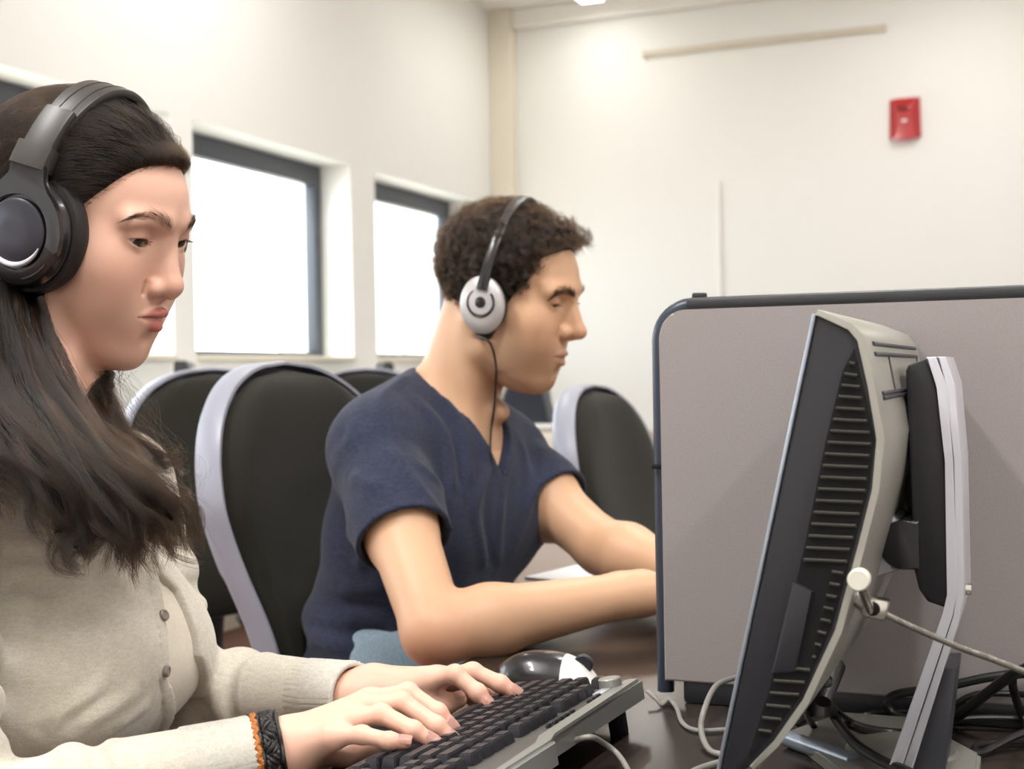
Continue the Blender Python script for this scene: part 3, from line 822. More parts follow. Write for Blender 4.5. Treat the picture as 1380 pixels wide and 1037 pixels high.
mpatch(-.985, .28, 'hpblack', 'body', lab='glossy dark grey palm shell'); mpatch(.29, .985, 'white', 'button_shell', lab='white button shell')
bm = NB(); lathe(bm, [(.009, -.0035), (.0105, -.002), (.0105, .002), (.009, .0035), (0, .0035)], Matrix.Translation((.036, 0, .024)) @ Matrix.Rotation(rad(90), 4, 'X'), 24); obj('scroll_wheel', bm, M_['charpl'], ms)

# sheet of paper on the man's side of the desk
pp = onz(815, 773, DZ)
o = thing('paper_sheet', 'white paper sheets lying under the man\'s far forearm', 'paper', pp, M=frame(pp, D2, D1, UP) @ Matrix.Rotation(rad(-14), 4, 'Z'))
bm = NB(); box(bm, (0.01, 0, .0035), (.16, .26, .006), .001); obj('sheets', bm, M_['paper'], o)

# ---- office chairs (x the way the sitter faces, y to his left)
def chair_parts(root):
    H0, H1, TW = .56, 1.083, .228
    def half(t):      # half width at height fraction t
        base = .135 + (TW - .135) * min(1, t / .62) ** .9
        if t > .62: base = TW * (max(0, 1 - ((t - .62) / .38) ** 2.5)) ** .5
        if t < .06: base *= (1 - ((.06 - t) / .06) ** 2) ** .5 * .4 + .6
        return base
    def bx(y, z):     # curve of the back: wraps a little round the sitter, leans back, lumbar bulge
        t = (z - H0) / (H1 - H0)
        return -.235 + .55 * y * y - .075 * t + .03 * math.exp(-((t - .25) / .22) ** 2)
    def pad(d_back, d_front, grow, edge, n=40, k=26):
        bm = NB(); ts = np.linspace(0, 1, n); g = [[], []]
        for t in ts:
            z = H0 - grow + (H1 - H0 + 2 * grow) * t; w = half(t) + grow
            for s_, dd in ((0, d_front), (1, d_back)):
                row = []
                for v in np.linspace(-1, 1, k):
                    e = min((1 - abs(v) ** 4), (1 - abs(2 * t - 1) ** 10)); e = max(e, 0) ** .5
                    row.append(bm.verts.new((bx(v * w, z) + (edge + (dd - edge) * e), v * w, z)))
                g[s_].append(row)
        for s_ in (0, 1):
            for i in range(n - 1):
                for j in range(k - 1): bm.faces.new((g[s_][i][j], g[s_][i + 1][j], g[s_][i + 1][j + 1], g[s_][i][j + 1]))
        return bm, g, n, k
    bm, g, n, k = pad(.012, .058, 0, .022); bmesh.ops.remove_doubles(bm, verts=bm.verts[:], dist=.0005)
    obj('back_cushion', bm, M_['chairfab'], root)
    # shell: back face and a side wall
    bm = NB(); ring = []
    ts = np.r_[np.linspace(0, .9, 34), np.linspace(.91, 1, 12)]
    out = [(half(t) + .006, H0 + (H1 - H0 + .008) * t) for t in ts]
    loop = [(w, z) for w, z in out] + [(-w, z) for w, z in out[::-1]]
    rings = []
    for dx, gr in ((.026, 0), (.026, .004), (.016, .006), (-.012, .004), (-.024, -.006), (-.028, -.03)):
        rings.append([bm.verts.new((bx(w, z) + dx, (abs(w) + gr) * (1 if w > 0 else -1) if abs(w) > .03 else w, z + (gr if z > .8 else 0))) for w, z in loop])
    m_ = len(loop)
    for a, b in zip(rings, rings[1:]):
        for i in range(m_): bm.faces.new((a[i], a[(i + 1) % m_], b[(i + 1) % m_], b[i]))
    half_m = m_ // 2
    for i in range(half_m - 1):
        bm.faces.new((rings[-1][i], rings[-1][i + 1], rings[-1][m_ - 2 - i], rings[-1][m_ - 1 - i]))
    obj('back_shell', bm, M_['chairsh'], root, label='grey-lilac plastic back shell', sharp=50)
    bm = NB()
    def seat_top(u, v): return .465 + .012 * (1 - u * u) - .02 * max(0, u - .6) ** 2 * 6
    n, k = 24, 24; gt, gb = [], []
    for i in range(n):
        u = -1 + 2 * i / (n - 1); rt, rb = [], []
        for j in range(k):
            v = -1 + 2 * j / (k - 1)
            su = u * math.sqrt(1 - v * v / 2.6); sv = v * math.sqrt(1 - u * u / 2.6); e = (1 - max(abs(u), abs(v)) ** 6)
            rt.append(bm.verts.new((.03 + su * .27, sv * .27, .425 + (seat_top(u, v) - .425) * e ** .5))); rb.append(bm.verts.new((.03 + su * .27, sv * .27, .425 - .025 * e ** .5)))
        gt.append(rt); gb.append(rb)
    for g_ in (gt, gb):
        for i in range(n - 1):
            for j in range(k - 1): bm.faces.new((g_[i][j], g_[i][j + 1], g_[i + 1][j + 1], g_[i + 1][j]))
    bmesh.ops.remove_doubles(bm, verts=bm.verts[:], dist=.0005)
    obj('seat', bm, M_['chairfab'], root)
    bm = NB(); box(bm, (-.02, 0, .385), (.28, .2, .03), .01); obj('seat_pan', bm, M_['deskleg'], root)
    bm = NB(); tube(bm, catmull([(-.1, 0, .38), (-.27, 0, .39), (-.315, 0, .46), (-.29, 0, .62), (-.28, 0, .7)], 24), .028, 12, flat=.4); obj('back_bar', bm, M_['deskleg'], root)
    bm = NB(); tube(bm, [(0, 0, .38), (0, 0, .24)], .02, 16); tube(bm, [(0, 0, .26), (0, 0, .09)], .028, 16); obj('gas_post', bm, M_['deskleg'], root)
    for q in range(5):
        a = q * 2 * math.pi / 5 + .3; c, s_ = math.cos(a), math.sin(a)
        bm = NB(); tube(bm, [(.02 * c, .02 * s_, .10), (.15 * c, .15 * s_, .09), (.29 * c, .29 * s_, .07)], [.026, .02, .014], 10); lg = obj('leg', bm, M_['deskleg'], root)
        bm = NB(); Mx = Matrix.Translation((.29 * c, .29 * s_, .028)) @ Matrix.Rotation(a + 1.2, 4, 'Z') @ Matrix.Rotation(rad(90), 4, 'X')
        lathe(bm, [(0, -.018), (.022, -.018), (.027, -.012), (.027, .012), (.022, .018), (0, .018)], Matrix.Translation((0, 0, 0)) @ Mx, 20); obj('castor', bm, M_['blackpl'], lg)


GC = 'office chairs along the desks'
chairs = [((-.088, 1.93), -25, 'dark office chair with grey-lilac shell that the man sits on'),
          ((.43, 2.62), -24, 'empty dark office chair beyond the man, beside the divider'),
          ((-.47, 2.75), -48, 'empty dark office chair behind the woman\'s shoulder'),
          ((-.49, 3.75), -100, 'distant dark office chair half hidden by the man\'s back')]
first = None
for i, ((x, y), a, lab) in enumerate(chairs):
    if first is None:
        first = c = thing('office_chair', lab, 'chair', (x, y, 0), rad(a), GC); chair_parts(c)
    else:
        c = copy_tree(first); c.matrix_world = Matrix.Translation((x, y, 0)) @ Matrix.Rotation(rad(a), 4, 'Z'); c['label'] = lab
        if i == 1: c.scale = (1, 1, .955)

# ---- far desk along the windows with two small monitors
fd_ = thing('window_desk', 'white desk standing along the window wall', 'desk', wl(-.6, .06, 0), M=frame(wl(-.6, .06, 0), D1, D2, UP))
bm = NB(); box(bm, (0, .32, .735), (3.4, .62, .03), .004); obj('worktop', bm, M_['white'], fd_)
for x in (-1.6, 0, 1.6):
    bm = NB(); box(bm, (x, .32, .36), (.03, .56, .72), .003); obj('leg_panel', bm, M_['white'], fd_)
def small_monitor(p, rz, lab):
    o = thing('flat_monitor', lab, 'monitor', p, rz, 'monitors on far desks')
    bm = NB(); box(bm, (0, 0, .235), (.05, .44, .31), .012); obj('housing', bm, M_['blackpl'], o)
    bm = NB(); box(bm, (.027, 0, .24), (.006, .40, .26), .001); obj('screen', bm, M_['screen'], o)
    bm = NB(); box(bm, (-.02, 0, .09), (.03, .07, .17), .006); obj('stand', bm, M_['blackpl'], o)
    bm = NB(); lathe(bm, [(0, .015), (.1, .012), (.11, 0), (0, 0)], Matrix.Translation((-.01, 0, 0)), 32); obj('base', bm, M_['blackpl'], o)
    return o
small_monitor(tuple(wl(-1.5, .30, .75)), rad(10), 'dark monitor on the window desk, seen under the woman\'s chin')
small_monitor(tuple(wl(.1, .30, .75)), rad(10), 'dark monitor on the window desk below the tall dark window frame')
p = at(722, 572, 5.6); pz = p[2]
ct = thing('low_cupboard', 'cream low cupboard standing beyond the man\'s far shoulder', 'cupboard', (p[0] + .08, p[1] + .1, 0), -ANG)
bm = NB(); box(bm, (0, .05, (pz - .02) / 2), (.42, .4, pz - .02), .004); obj('body', bm, M_['trim'], ct)
bm = NB(); box(bm, (0, .05, pz - .01), (.46, .43, .02), .004); obj('top', bm, M_['white'], ct)
bm = NB(); box(bm, (0, -.158, pz / 2), (.38, .016, pz - .1), .003); d_ = obj('door', bm, M_['radiator'], ct)
bm = NB(); tube(bm, [(.15, -.175, pz / 2 - .05), (.15, -.185, pz / 2), (.15, -.175, pz / 2 + .05)], .006, 8); obj('handle', bm, M_['silver'], d_)
tm = thing('cloth_bag', 'dark tapering bag standing on the low cupboard', 'bag', (p[0], p[1] + .12, pz), -ANG)
bm = NB(); prism(bm, [(-.14, 0), (.085, 0), (.05, .13), (.02, .2), (-.08, .22), (-.13, .12)], -.06, .06, bev=.02, seg=3); obj('body', bm, M_['dkdenim'], tm)
bm = NB(); tube(bm, catmull([(-.07, 0, .2), (-.05, 0, .26), (-.01, 0, .26), (.0, 0, .19)], 16), .008, 8); obj('strap', bm, M_['dkdenim'], tm)
# ------------------------------------------------------------------ people
def clip01(x): return np.clip(x, 0, 1)


def mirror(q):
    m = q.copy(); m[:, 1] = np.abs(m[:, 1]); return m


EYE = dict(w=(.0742, .0338, .0180))
EH = .0124


def lid_edges(t, male):
    zu = .0016 * t + (.0040 if not male else .0014) * (1 - t * t) - .0034
    zl = .0016 * t - (.0040 if not male else .0030) * (1 - t * t) - .0036
    return zu, zl


def lips_d(q, m, male):
    k = .8 if male else 1.0
    up = rc(m, (.0990 - .001 * male, .0035, -.0485), (.0850, .0255, -.0530), .0048 * k, .0018)
    lo = rc(m, (.0955, .0, -.0620), (.0848, .0235, -.0546), .0072 * k, .0020)
    return up, lo


def head_sdf(q, male=False):
    """x forward, y to the left, z up, origin between the ears; metres, female size"""
    m = mirror(q)
    d = el(q, (-.004, 0, .040), (.089, .073, .077)) if male else el(q, (-.010, 0, .040), (.095, .073, .079))
    d = smin(d, el(q, (.036, 0, .042), (.060, .051, .056)), .018)
    d = smin(d, el(q, (.034, 0, -.022), (.054, .056, .075)), .03)
    d = smin(d, sph(m, (.0565, .041, -.008), .022), .025)
    jw = .004 if male else 0
    d = smin(d, rc(m, (.004, .048 + jw, -.056 - jw), (.061, .014 + jw, -.0905), .015, .0130), .03)
    d = smin(d, el(q, (.044, 0, -.064), (.041, .041 + jw, .045)), .025)
    d = smin(d, sph(q, (.0725 + jw * .3, 0, -.0950 + jw), .0140), .02)
    d = smin(d, el(q, (.0755, 0, -.056), (.0185, .026, .026)), .015)
    d = smin(d, el(m, (.056, .034, -.034), (.024, .020, .026)), .03)
    bz = .035; br = .0095 if male else .0070
    d = smin(d, rc(m, (.0895, .012, bz), (.077, .046, bz - .002), br, br), .014)
    # eye hollows
    d = smax(d, -el(m, (.1045, .0315, .0185), (.0205, .0205, .0108)), .011)
    # nose
    if male:
        d = smin(d, rc(q, (.0915, 0, .020), (.1105, 0, -.014), .0085, .0085), .010)
        d = smin(d, sph(q, (.1120, 0, -.0165), .0098), .006)
    else:
        d = smin(d, rc(q, (.0870, 0, .016), (.1030, 0, -.018), .0080, .0085), .010)
        d = smin(d, sph(q, (.1050, 0, -.0215), .0098), .006)
    nz = 0 if male else -.0055
    d = smin(d, rc(q, (.084, 0, .014), (.0945 + .002 * male, 0, -.018), .0100, .0115), .008)
    d = smin(d, sph(m, (.0955, .0120, -.0200 + nz), .0078), .006)
    d = smin(d, rc(q, (.104, 0, -.0235 + nz), (.092, 0, -.0290 + nz), .0050, .0060), .005)
    d = smax(d, -el(m, (.1005, .0066, -.0300 + nz), (.0058, .0033, .0045)), .003)
    # crease beside the nose wings
    d = smax(d, -rc(m, (.0905, .0205, -.0170 + nz), (.0885, .0215, -.0260 + nz), .0014, .001), .005)
    # philtrum, mouth
    d = smax(d, -rc(q, (.1015, 0, -.037), (.1030, 0, -.043), .0016, .002), .005)
    up, lo = lips_d(q, m, male)
    d = smin(d, up, .004); d = smin(d, lo, .004)
    op = .0007 if male else .0026
    d = smax(d, -rc(m, (.104, 0, -.0549), (.0868, .0258, -.0536), op, .0007), .0015)
    d = smax(d, -rc(m, (.0960, 0, -.0755), (.0945, .006, -.0755), .003, .002), .012)
    # eyelids with the slit of lowered eyes
    e = EYE['w']; r = .0124
    lid = sph(m, e, r + .0018); d = smin(d, lid, .0045)
    yy = m[:, 1] - f32(e[1]); zz = m[:, 2] - f32(e[2]); xx = m[:, 0] - f32(e[0])
    t = yy / f32(EH)
    zu, zl = lid_edges(t, male)
    ap = np.maximum(np.maximum(zz - zu, zl - zz), np.abs(yy) - .0134)
    ap = np.maximum(ap, -xx)
    d = np.maximum(d, -np.maximum(ap, sph(m, e, r + .007)))
    return d


def hairline(q, male):
    x, z = q[:, 0], q[:, 2]; ay = np.abs(q[:, 1])
    if male:
        xh = np.interp(z, [-.13, -.075, -.056, -.049, -.02, 0, .02, .035, .05, .072, .085, .10, .14], [-.06, -.052, -.03, .012, .022, .027, .036, .048, .053, .058, .074, .092, .12])
        low = np.interp(x, [-.1, -.06, -.02, .02], [-.075, -.075, -.055, -.045])
    else:
        xh = np.interp(z, [-.13, -.06, 0, .03, .055, .075, .092, .14], [-.03, -.012, .019, .034, .052, .065, .080, .13])
        low = np.interp(x, [-.1, -.06, -.02, .02], [-.13, -.13, -.10, -.06])
    return np.maximum((x - xh) * .8, (low - z)).astype(f32)


def paint(me, verts, M, s, male, base, lip, extra=()):
    """natural colour of the skin: lips, cheeks, lids, fingertips"""
    q = local(verts.astype(f32), M) / s; m = mirror(q)
    c = np.tile(np.array(lin(base)), (len(q), 1))
    def mix(col, w):
        w = clip01(w)[:, None]; c[:] = c * (1 - w) + np.array(lin(col)) * w
    near = nrm(q) < .2
    if near.any():
        qq, mm = q[near], m[near]
        up, lo = lips_d(qq, mm, male)
        w = np.zeros(len(q)); w[near] = clip01(1 - np.minimum(up, lo) / .0012) * (.55 if male else .9); w[q[:, 0] < .08] = 0
        blush = np.zeros(len(q)); blush[near] = np.exp(-(nrm((mm - f32((.068, .040, -.018))) / f32((.03, .024, .022))) ** 2)) * (.30 if not male else .2)
        nose = np.zeros(len(q)); nose[near] = np.exp(-(nrm((qq - f32((.108, 0, -.018))) / .016) ** 2)) * .3
        lidw = np.zeros(len(q)); e = EYE['w']; lidw[near] = np.exp(-(nrm((mm - f32((e[0] + .012, e[1] + .002, e[2] + .006))) / f32((.012, .016, .009))) ** 2)) * (.55 if not male else .3)
        liner = np.zeros(len(q)); t = (mm[:, 1] - e[1]) / EH; zu = lid_edges(t, male)[0]
        liner[near] = clip01(1 - np.abs(mm[:, 2] - e[2] - zu - .0004) / .0009) * (np.abs(t) < 1.05) * (mm[:, 0] > .078) * (.85 if not male else .6)
        mix('#c8806c', blush); mix('#c98371', nose); mix('#9c6a5c', lidw); mix(lip, w); mix('#2a1a16', liner)
        if male:
            st = np.zeros(len(q)); st[near] = clip01((-.030 - qq[:, 2]) / .02) * clip01((qq[:, 0] - .0) / .03) * .30 * (1 - w[near]); mix('#6a5546', st)
    for (p, r, col, k) in extra:
        mix(col, np.exp(-(nrm(verts.astype(f32) - f32(p)) / r) ** 2) * k)
    a = me.color_attributes.new('skin', 'FLOAT_COLOR', 'POINT'); a.data.foreach_set('color', c.astype(f32).ravel())


def finger_d(p, ch, r0, r1):
    d = None; n = len(ch) - 1
    for i in range(n):
        x = rc(p, ch[i], ch[i + 1], r0 + (r1 - r0) * i / n, r0 + (r1 - r0) * (i + 1) / n)
        d = x if d is None else smin(d, x, .003)
    for i in range(1, n):   # knuckles
        d = smin(d, sph(p, ch[i], (r0 + (r1 - r0) * i / n) * 1.04), .004)
    return d


class Hand:
    def __init__(s, wrist, fingers, thumb, rads, back):
        s.wrist = np.array(wrist); s.f = [np.array(c, float) for c in fingers]; s.t = np.array(thumb, float); s.rads = rads; s.back = back
        allp = np.vstack([s.wrist[None], *s.f, s.t]); s.lo = allp.min(0) - .05; s.hi = allp.max(0) + .05

    def sdf(s, p):
        palm = None; sc_ = s.rads[1][0] / .0088
        for i, c in enumerate(s.f):
            x = rc(p, s.wrist + (c[0] - s.wrist) * .1, c[0] - (c[0] - s.wrist) * .03, .0175 * sc_, .0105 * sc_)
            palm = x if palm is None else smin(palm, x, .014)
        x = rc(p, s.wrist, s.t[0], .019 * sc_, .0135 * sc_); palm = smin(palm, x, .016)
        d = None
        for c, (r0, r1) in zip(s.f, s.rads):
            x = smin(finger_d(p, c, r0, r1), rc(p, c[0] + (s.wrist - c[0]) * .35, c[0], r0 * .8, r0), .004)
            d = x if d is None else smin(d, x, .0016)
        th = finger_d(p, s.t, s.rads[1][0] * 1.25, s.rads[1][1] * 1.12)
        d = smin(d, palm, .009); return smin(d, th, .007)


def in_box(p, lo, hi): return np.all((p > f32(lo)) & (p < f32(hi)), 1)


def group_eval(p, d, fn, lo, hi, k):
    i = in_box(p, lo, hi)
    if i.any(): d[i] = smin(d[i], fn(p[i]), k)
    return d


def nails(hand, parent, m, which=range(4), thumb=True):
    for ch, (r0, r1) in [(hand.f[i], hand.rads[i]) for i in which] + ([(hand.t, (hand.rads[1][0] * 1.25, hand.rads[1][1] * 1.12))] if thumb else []):
        a, b = ch[-2], ch[-1]; x = (b - a) / np.linalg.norm(b - a); n = hand.back - x * (hand.back @ x); n /= np.linalg.norm(n); y = np.cross(n, x)
        c = b - x * .001; r = r1 * 1.02
        bm = NB(); N1, N2 = 10, 12; g = []
        for i in range(N1 + 1):
            u = i / N1; row = []
            for j in range(N2 + 1):
                v = -1 + 2 * j / N2; w = math.sqrt(max(0, 1 - (max(0, .25 - u) / .25) ** 2)) * .98
                an = v * 1.0 * w
                q = c + x * (-.0045 + u * .0118) + (n * math.cos(an) + y * math.sin(an)) * (r + .0005 - (max(0, u - .55) ** 2) * .0030)
                row.append(bm.verts.new(V(q)))
            g.append(row)
        for i in range(N1):
            for j in range(N2): bm.faces.new((g[i][j], g[i + 1][j], g[i + 1][j + 1], g[i][j + 1]))
        bmesh.ops.solidify(bm, geom=bm.faces[:], thickness=-.0006)
        obj('fingernail', bm, m, parent, world=True)


def brow(person, M, s, pts, n, m, r=.00009, up=.28):
    """eyebrow hairs along an arc on the face (left side points, mirrored)"""
    for side in (1, -1):
        pp = catmull([(x, y * side, z) for x, y, z in pts], 60); cs = []
        for k in range(n):
            t = rng.random(); i = int(t * 58); p = pp[i].copy(); d = pp[i + 1] - pp[i]; d /= np.linalg.norm(d)
            wd = .0046 * math.sin(math.pi * min(1, .16 + t * .86)) ; p[2] += rng.normal() * wd * .55
            q = p[None].astype(f32); dist = head_sdf(q, s > 1.01)[0]; g = grad(lambda z_: head_sdf(z_, s > 1.01), q)[0]
            p = p - g * (dist - .0005); dr = d + np.array([0, 0, up * (1 - t * 1.3)]) + g * .32; dr -= 0; dr /= np.linalg.norm(dr)
            L = .0075 + .003 * rng.random(); cs.append(np.array([p + dr * L * u - g * .0006 * u * u for u in np.linspace(0, 1, 5)]))
        strands('eyebrow', toworld(np.array(cs).reshape(-1, 3) * s, M).reshape(len(cs), 5, 3), m, person, r, r * .4)


def lashes(person, M, s, n, m, L0=.0075, male=False):
    e = EYE['w']
    for side in (1, -1):
        cs = []
        for t in np.linspace(-.35, 1.0, n):
            yy = t * EH; zu = lid_edges(t, male)[0]
            R = .0144; x = math.sqrt(max(1e-9, R * R - yy * yy - zu * zu)); p = np.array([e[0] + x, e[1] + yy, e[2] + zu])
            dr = np.array([1.0, .55 * t, -.38]); dr /= np.linalg.norm(dr); L = L0 * (.75 + .35 * (t + .5) / 1.5)
            a = np.array([p + dr * L * u + np.array([0, 0, 1.0]) * L * .35 * u * u for u in np.linspace(0, 1, 6)]); a[:, 1] *= side; cs.append(a)
        strands('eyelashes', toworld(np.array(cs).reshape(-1, 3) * s, M).reshape(n, 6, 3), m, person, .00010, .00004)


def eyes(person, M, s, male):
    e = EYE['w']
    for side in (1, -1):
        bm = NB(); g = rot(0, rad(24 if not male else 32), 0)
        R3 = np.array(M[1]) @ g
        lathe(bm, [(0, -.0122)] + [(.0122 * math.sin(a), -.0122 * math.cos(a)) for a in np.linspace(.1, math.pi - .1, 28)] + [(0, .0122)], Matrix.Identity(4), 32)
        # local z -> gaze axis x so that the generated x runs along the gaze
        for v in bm.verts: v.co = Vector((v.co.z, v.co.x, v.co.y)) * s
        c = toworld(np.array([[e[0], e[1] * side, e[2]]]) * s, M)[0]
        o = obj('eye', bm, M_['eye'], None); o.parent = person
        mw = Matrix(((R3[0][0], R3[0][1], R3[0][2], c[0]), (R3[1][0], R3[1][1], R3[1][2], c[1]), (R3[2][0], R3[2][1], R3[2][2], c[2]), (0, 0, 0, 1)))
        o.matrix_local = MW[person.name].inverted() @ mw


def waves(p, A, ks, ph=0):
    """soft irregular cloth relief"""
    o = np.zeros(len(p), f32)
    for i, (kx, ky, kz) in enumerate(ks):
        w = np.sin(p[:, 0] * kx + p[:, 1] * ky + p[:, 2] * kz + ph + i * 1.7 + 1.3 * np.sin(p[:, 2] * 23 + p[:, 0] * 17 + i))
        o += w
    return A * o / len(ks)


def sleeve_folds(p, a, b, A, n, t0=0, t1=1, bias=None):
    a = f32(a); b = f32(b); ba = b - a; L = math.sqrt(ba @ ba); u = ((p - a) @ ba) / (L * L); rel = p - a - u[:, None] * ba
    side = rel @ f32(bias if bias is not None else (0, 0, 1)) * 28
    env = clip01((u - t0) / .12) * clip01((t1 - u) / .12)
    w = np.sin(u * n * 6.283 + side + 1.2 * np.sin(u * 9)) ; w = np.sign(w) * np.abs(w) ** .8
    return A * w * env


def lock_hair(guides, nst, npt, root_r, wave, parent_sdf=None, margin=.003, clumps=22):
    """hanging locks: bundles of strands along guide paths given in the room"""
    out = []
    for gi, (pts, rr, n) in enumerate(guides):
        P = catmull(pts, npt); T = np.gradient(P, axis=0); T /= np.linalg.norm(T, axis=1)[:, None]
        N = np.cross(T, [0.3, -1, .1]); N /= np.linalg.norm(N, axis=1)[:, None]; B = np.cross(T, N)
        R = np.interp(np.linspace(0, 1, npt), np.linspace(0, 1, len(rr)), rr); u = np.linspace(0, 1, npt)
        for c in range(clumps):
            a0 = rng.random() * 6.283; r0 = math.sqrt(rng.random()); ph = rng.random() * 6.283; fr = 1.6 + rng.random() * 2.0; am = wave * (.5 + rng.random())
            end = .82 + .18 * rng.random(); tw = rng.normal() * 1.2
            for k in range(max(1, n // clumps)):
                da = rng.normal() * .20; dr = rng.normal() * .11; L = end - .1 * abs(rng.normal()) * .5
                uu = u * L; i = uu * (npt - 1); i0 = np.minimum(i.astype(int), npt - 2); w = (i - i0)[:, None]
                p = P[i0] * (1 - w) + P[i0 + 1] * w; nn = N[i0]; bb = B[i0]; R_ = np.interp(i, np.arange(npt), R)
                tip = 1 - .55 * uu ** 1.5
                an = a0 + tw * uu + da * tip; rad_ = np.clip(r0 + dr * tip, 0, 1.25)
                off = R_[:, None] * rad_[:, None] * (np.cos(an)[:, None] * nn + np.sin(an)[:, None] * bb) if np.ndim(rad_) else 0
                wv = am * uu[:, None] ** 1.2 * (np.sin(fr * 6.283 * uu + ph)[:, None] * nn + np.cos(fr * 6.283 * uu + ph * 1.3)[:, None] * bb * .7)
                fz = .0009 * np.cumsum(rng.normal(size=(npt, 3)), 0) * .35
                out.append(p + off + wv + fz)
    A = np.array(out)
    if parent_sdf is not None:
        for it in range(3):
            q = A.reshape(-1, 3).astype(f32); d = parent_sdf(q); i = d < margin
            if i.any():
                g = grad(parent_sdf, q[i]); q[i] += g * (margin + .004 * rng.random(i.sum()).astype(f32) - d[i])[:, None]
                A = q.reshape(A.shape).astype(float)
    return A


def surf_hair(M, s, male, N, npt, step, flow, lift, mask_in, thick):
    """strands combed over the scalp, in head coordinates; returns room coordinates"""
    p = rng.normal(size=(N * 8, 3)); p /= np.linalg.norm(p, axis=1)[:, None]; p = (p * .1 + (-.005, 0, .035)).astype(f32)
    for it in range(4): p -= grad(lambda z: head_sdf(z, male), p) * head_sdf(p, male)[:, None]
    hl = hairline(p, male); p = p[(hl < -mask_in if np.isscalar(mask_in) else (hl > mask_in[0]) & (hl < mask_in[1]))][:N]
    out = [p.copy()]; hgt = (lift * (.72 + .42 * rng.random(len(p)) ** 1.5)).astype(f32); dr = None; jit = rng.normal(size=p.shape).astype(f32) * .13
    for i in range(npt - 1):
        g = grad(lambda z: head_sdf(z, male), p); f = flow(p).astype(f32) + jit; f = f - g * np.einsum('ij,ij->i', f, g)[:, None]; f /= nrm(f)[:, None] + 1e-6
        dr = f if dr is None else .6 * dr + .4 * f
        p = p + dr * step; d = head_sdf(p, male); tgt = hgt * min(1, (i + 1) / 4)
        p = (p + g * (tgt - d)[:, None]).astype(f32); out.append(p.copy())
    A = np.stack(out, 1).astype(float)
    return toworld(A.reshape(-1, 3) * s, M).reshape(A.shape)


# =================================================== the woman
HW = (np.array([-.4010, 1.258, 1.2090]), rot(rad(-17), rad(18), rad(5)))
S_w = np.array([-.432, 1.217, .985]); yw = rad(-15); TW_ = (S_w, rot(yw, rad(3), 0))
hw = lambda q: toworld(np.array([q], float), HW)[0]
tw_ = lambda q: toworld(np.array([q], float), TW_)[0]
WR_n = at(352, 1018, 1.078); EL_n = at(-70, 1112, .995); SH_n = tw_((-.005, -.155, -.02))
WR_f = at(478, 940, 1.215); EL_f = at(235, 932, 1.36); SH_f = tw_((-.005, .150, -.02))
hr = [(.0086, .0066), (.0088, .0068), (.0085, .0064), (.0074, .0056)]
hand_n = Hand(at(388, 1010, 1.083), [
    [at(500, 945, 1.118), at(550, 934, 1.122), at(590, 961, 1.110), at(606, 979, 1.108)],
    [at(487, 955, 1.100), at(541, 947, 1.102), at(588, 979, 1.088), at(607, 996, 1.086)],
    [at(466, 972, 1.080), at(514, 963, 1.080), at(557, 985, 1.066), at(580, 999, 1.065)],
    [at(448, 993, 1.064), at(488, 991, 1.058), at(525, 999, 1.046), at(545, 1001, 1.045)]],
    [at(425, 1015, 1.115), at(462, 1018, 1.135), at(500, 1008, 1.140), at(522, 1000, 1.142)], hr, np.array([.1, -.45, .9]))
hand_f = Hand(at(500, 934, 1.222), [
    [at(576, 917, 1.222), at(613, 909, 1.212), at(644, 934, 1.203), at(657, 950, 1.200)],
    [at(590, 914, 1.240), at(637, 906, 1.236), at(674, 922, 1.230), at(693, 934, 1.228)],
    [at(584, 921, 1.258), at(632, 919, 1.257), at(668, 936, 1.254), at(690, 949, 1.250)],
    [at(572, 930, 1.274), at(608, 930, 1.276), at(638, 942, 1.274), at(656, 950, 1.272)]],
    [at(530, 938, 1.215), at(572, 946, 1.222), at(602, 949, 1.228), at(618, 944, 1.230)], hr, np.array([.2, -.3, .9]))


def torso_w(q, bust=True, g=0.0):
    m = mirror(q)
    d = el(q, (0, 0, -.125), (.096 + g, .140 + g, .170 + g))
    d = smin(d, rc(m, (-.008, .02, -.005), (-.005, .132, -.022), .052 + g, .046 + g), .04)
    d = smin(d, rc(m, (-.022, .025, .035), (-.012, .115, -.005), .034 + g, .036 + g), .035)
    d = smin(d, el(q, (-.002, 0, -.30), (.090 + g, .122 + g, .16)), .05)
    d = smin(d, el(q, (-.012, 0, -.42), (.108 + g, .155 + g, .11 + g)), .06)
    if bust: d = smin(d, el(m, (.072, .066, -.165), (.064 + g, .062 + g, .064 + g)), .055)
    if bust: d = smin(d, el(q, (.058, 0, -.165), (.066 + g, .075 + g, .066 + g)), .05)
    return d


def neck_w(p):
    d = rc(p, hw((-.022, 0, -.03)), tw_((-.018, 0, .030)), .047, .051)
    for y in (1, -1):
        d = smin(d, rc(p, hw((-.015, .045 * y, -.03)), tw_((.050, .012 * y, -.005)), .012, .010), .02)
    return d


def skin_w(p):
    d = torso_w(local(p, TW_), True, -.006)
    d = smin(d, neck_w(p), .03)
    d = group_eval(p, d, lambda x: head_sdf(local(x, HW)), HW[0] - .17, HW[0] + .17, .011)
    for a, b, c in ((SH_n, EL_n, WR_n), (SH_f, EL_f, WR_f)):
        d = smin(d, rc(p, a, b, .038, .030), .03); d = smin(d, rc(p, b, c, .031, .021), .012)
    for h, w in ((hand_n, WR_n), (hand_f, WR_f)):
        d = smin(d, rc(p, w, h.wrist, .021, .0195), .01)
        d = group_eval(p, d, h.sdf, h.lo, h.hi, .012)
    return d


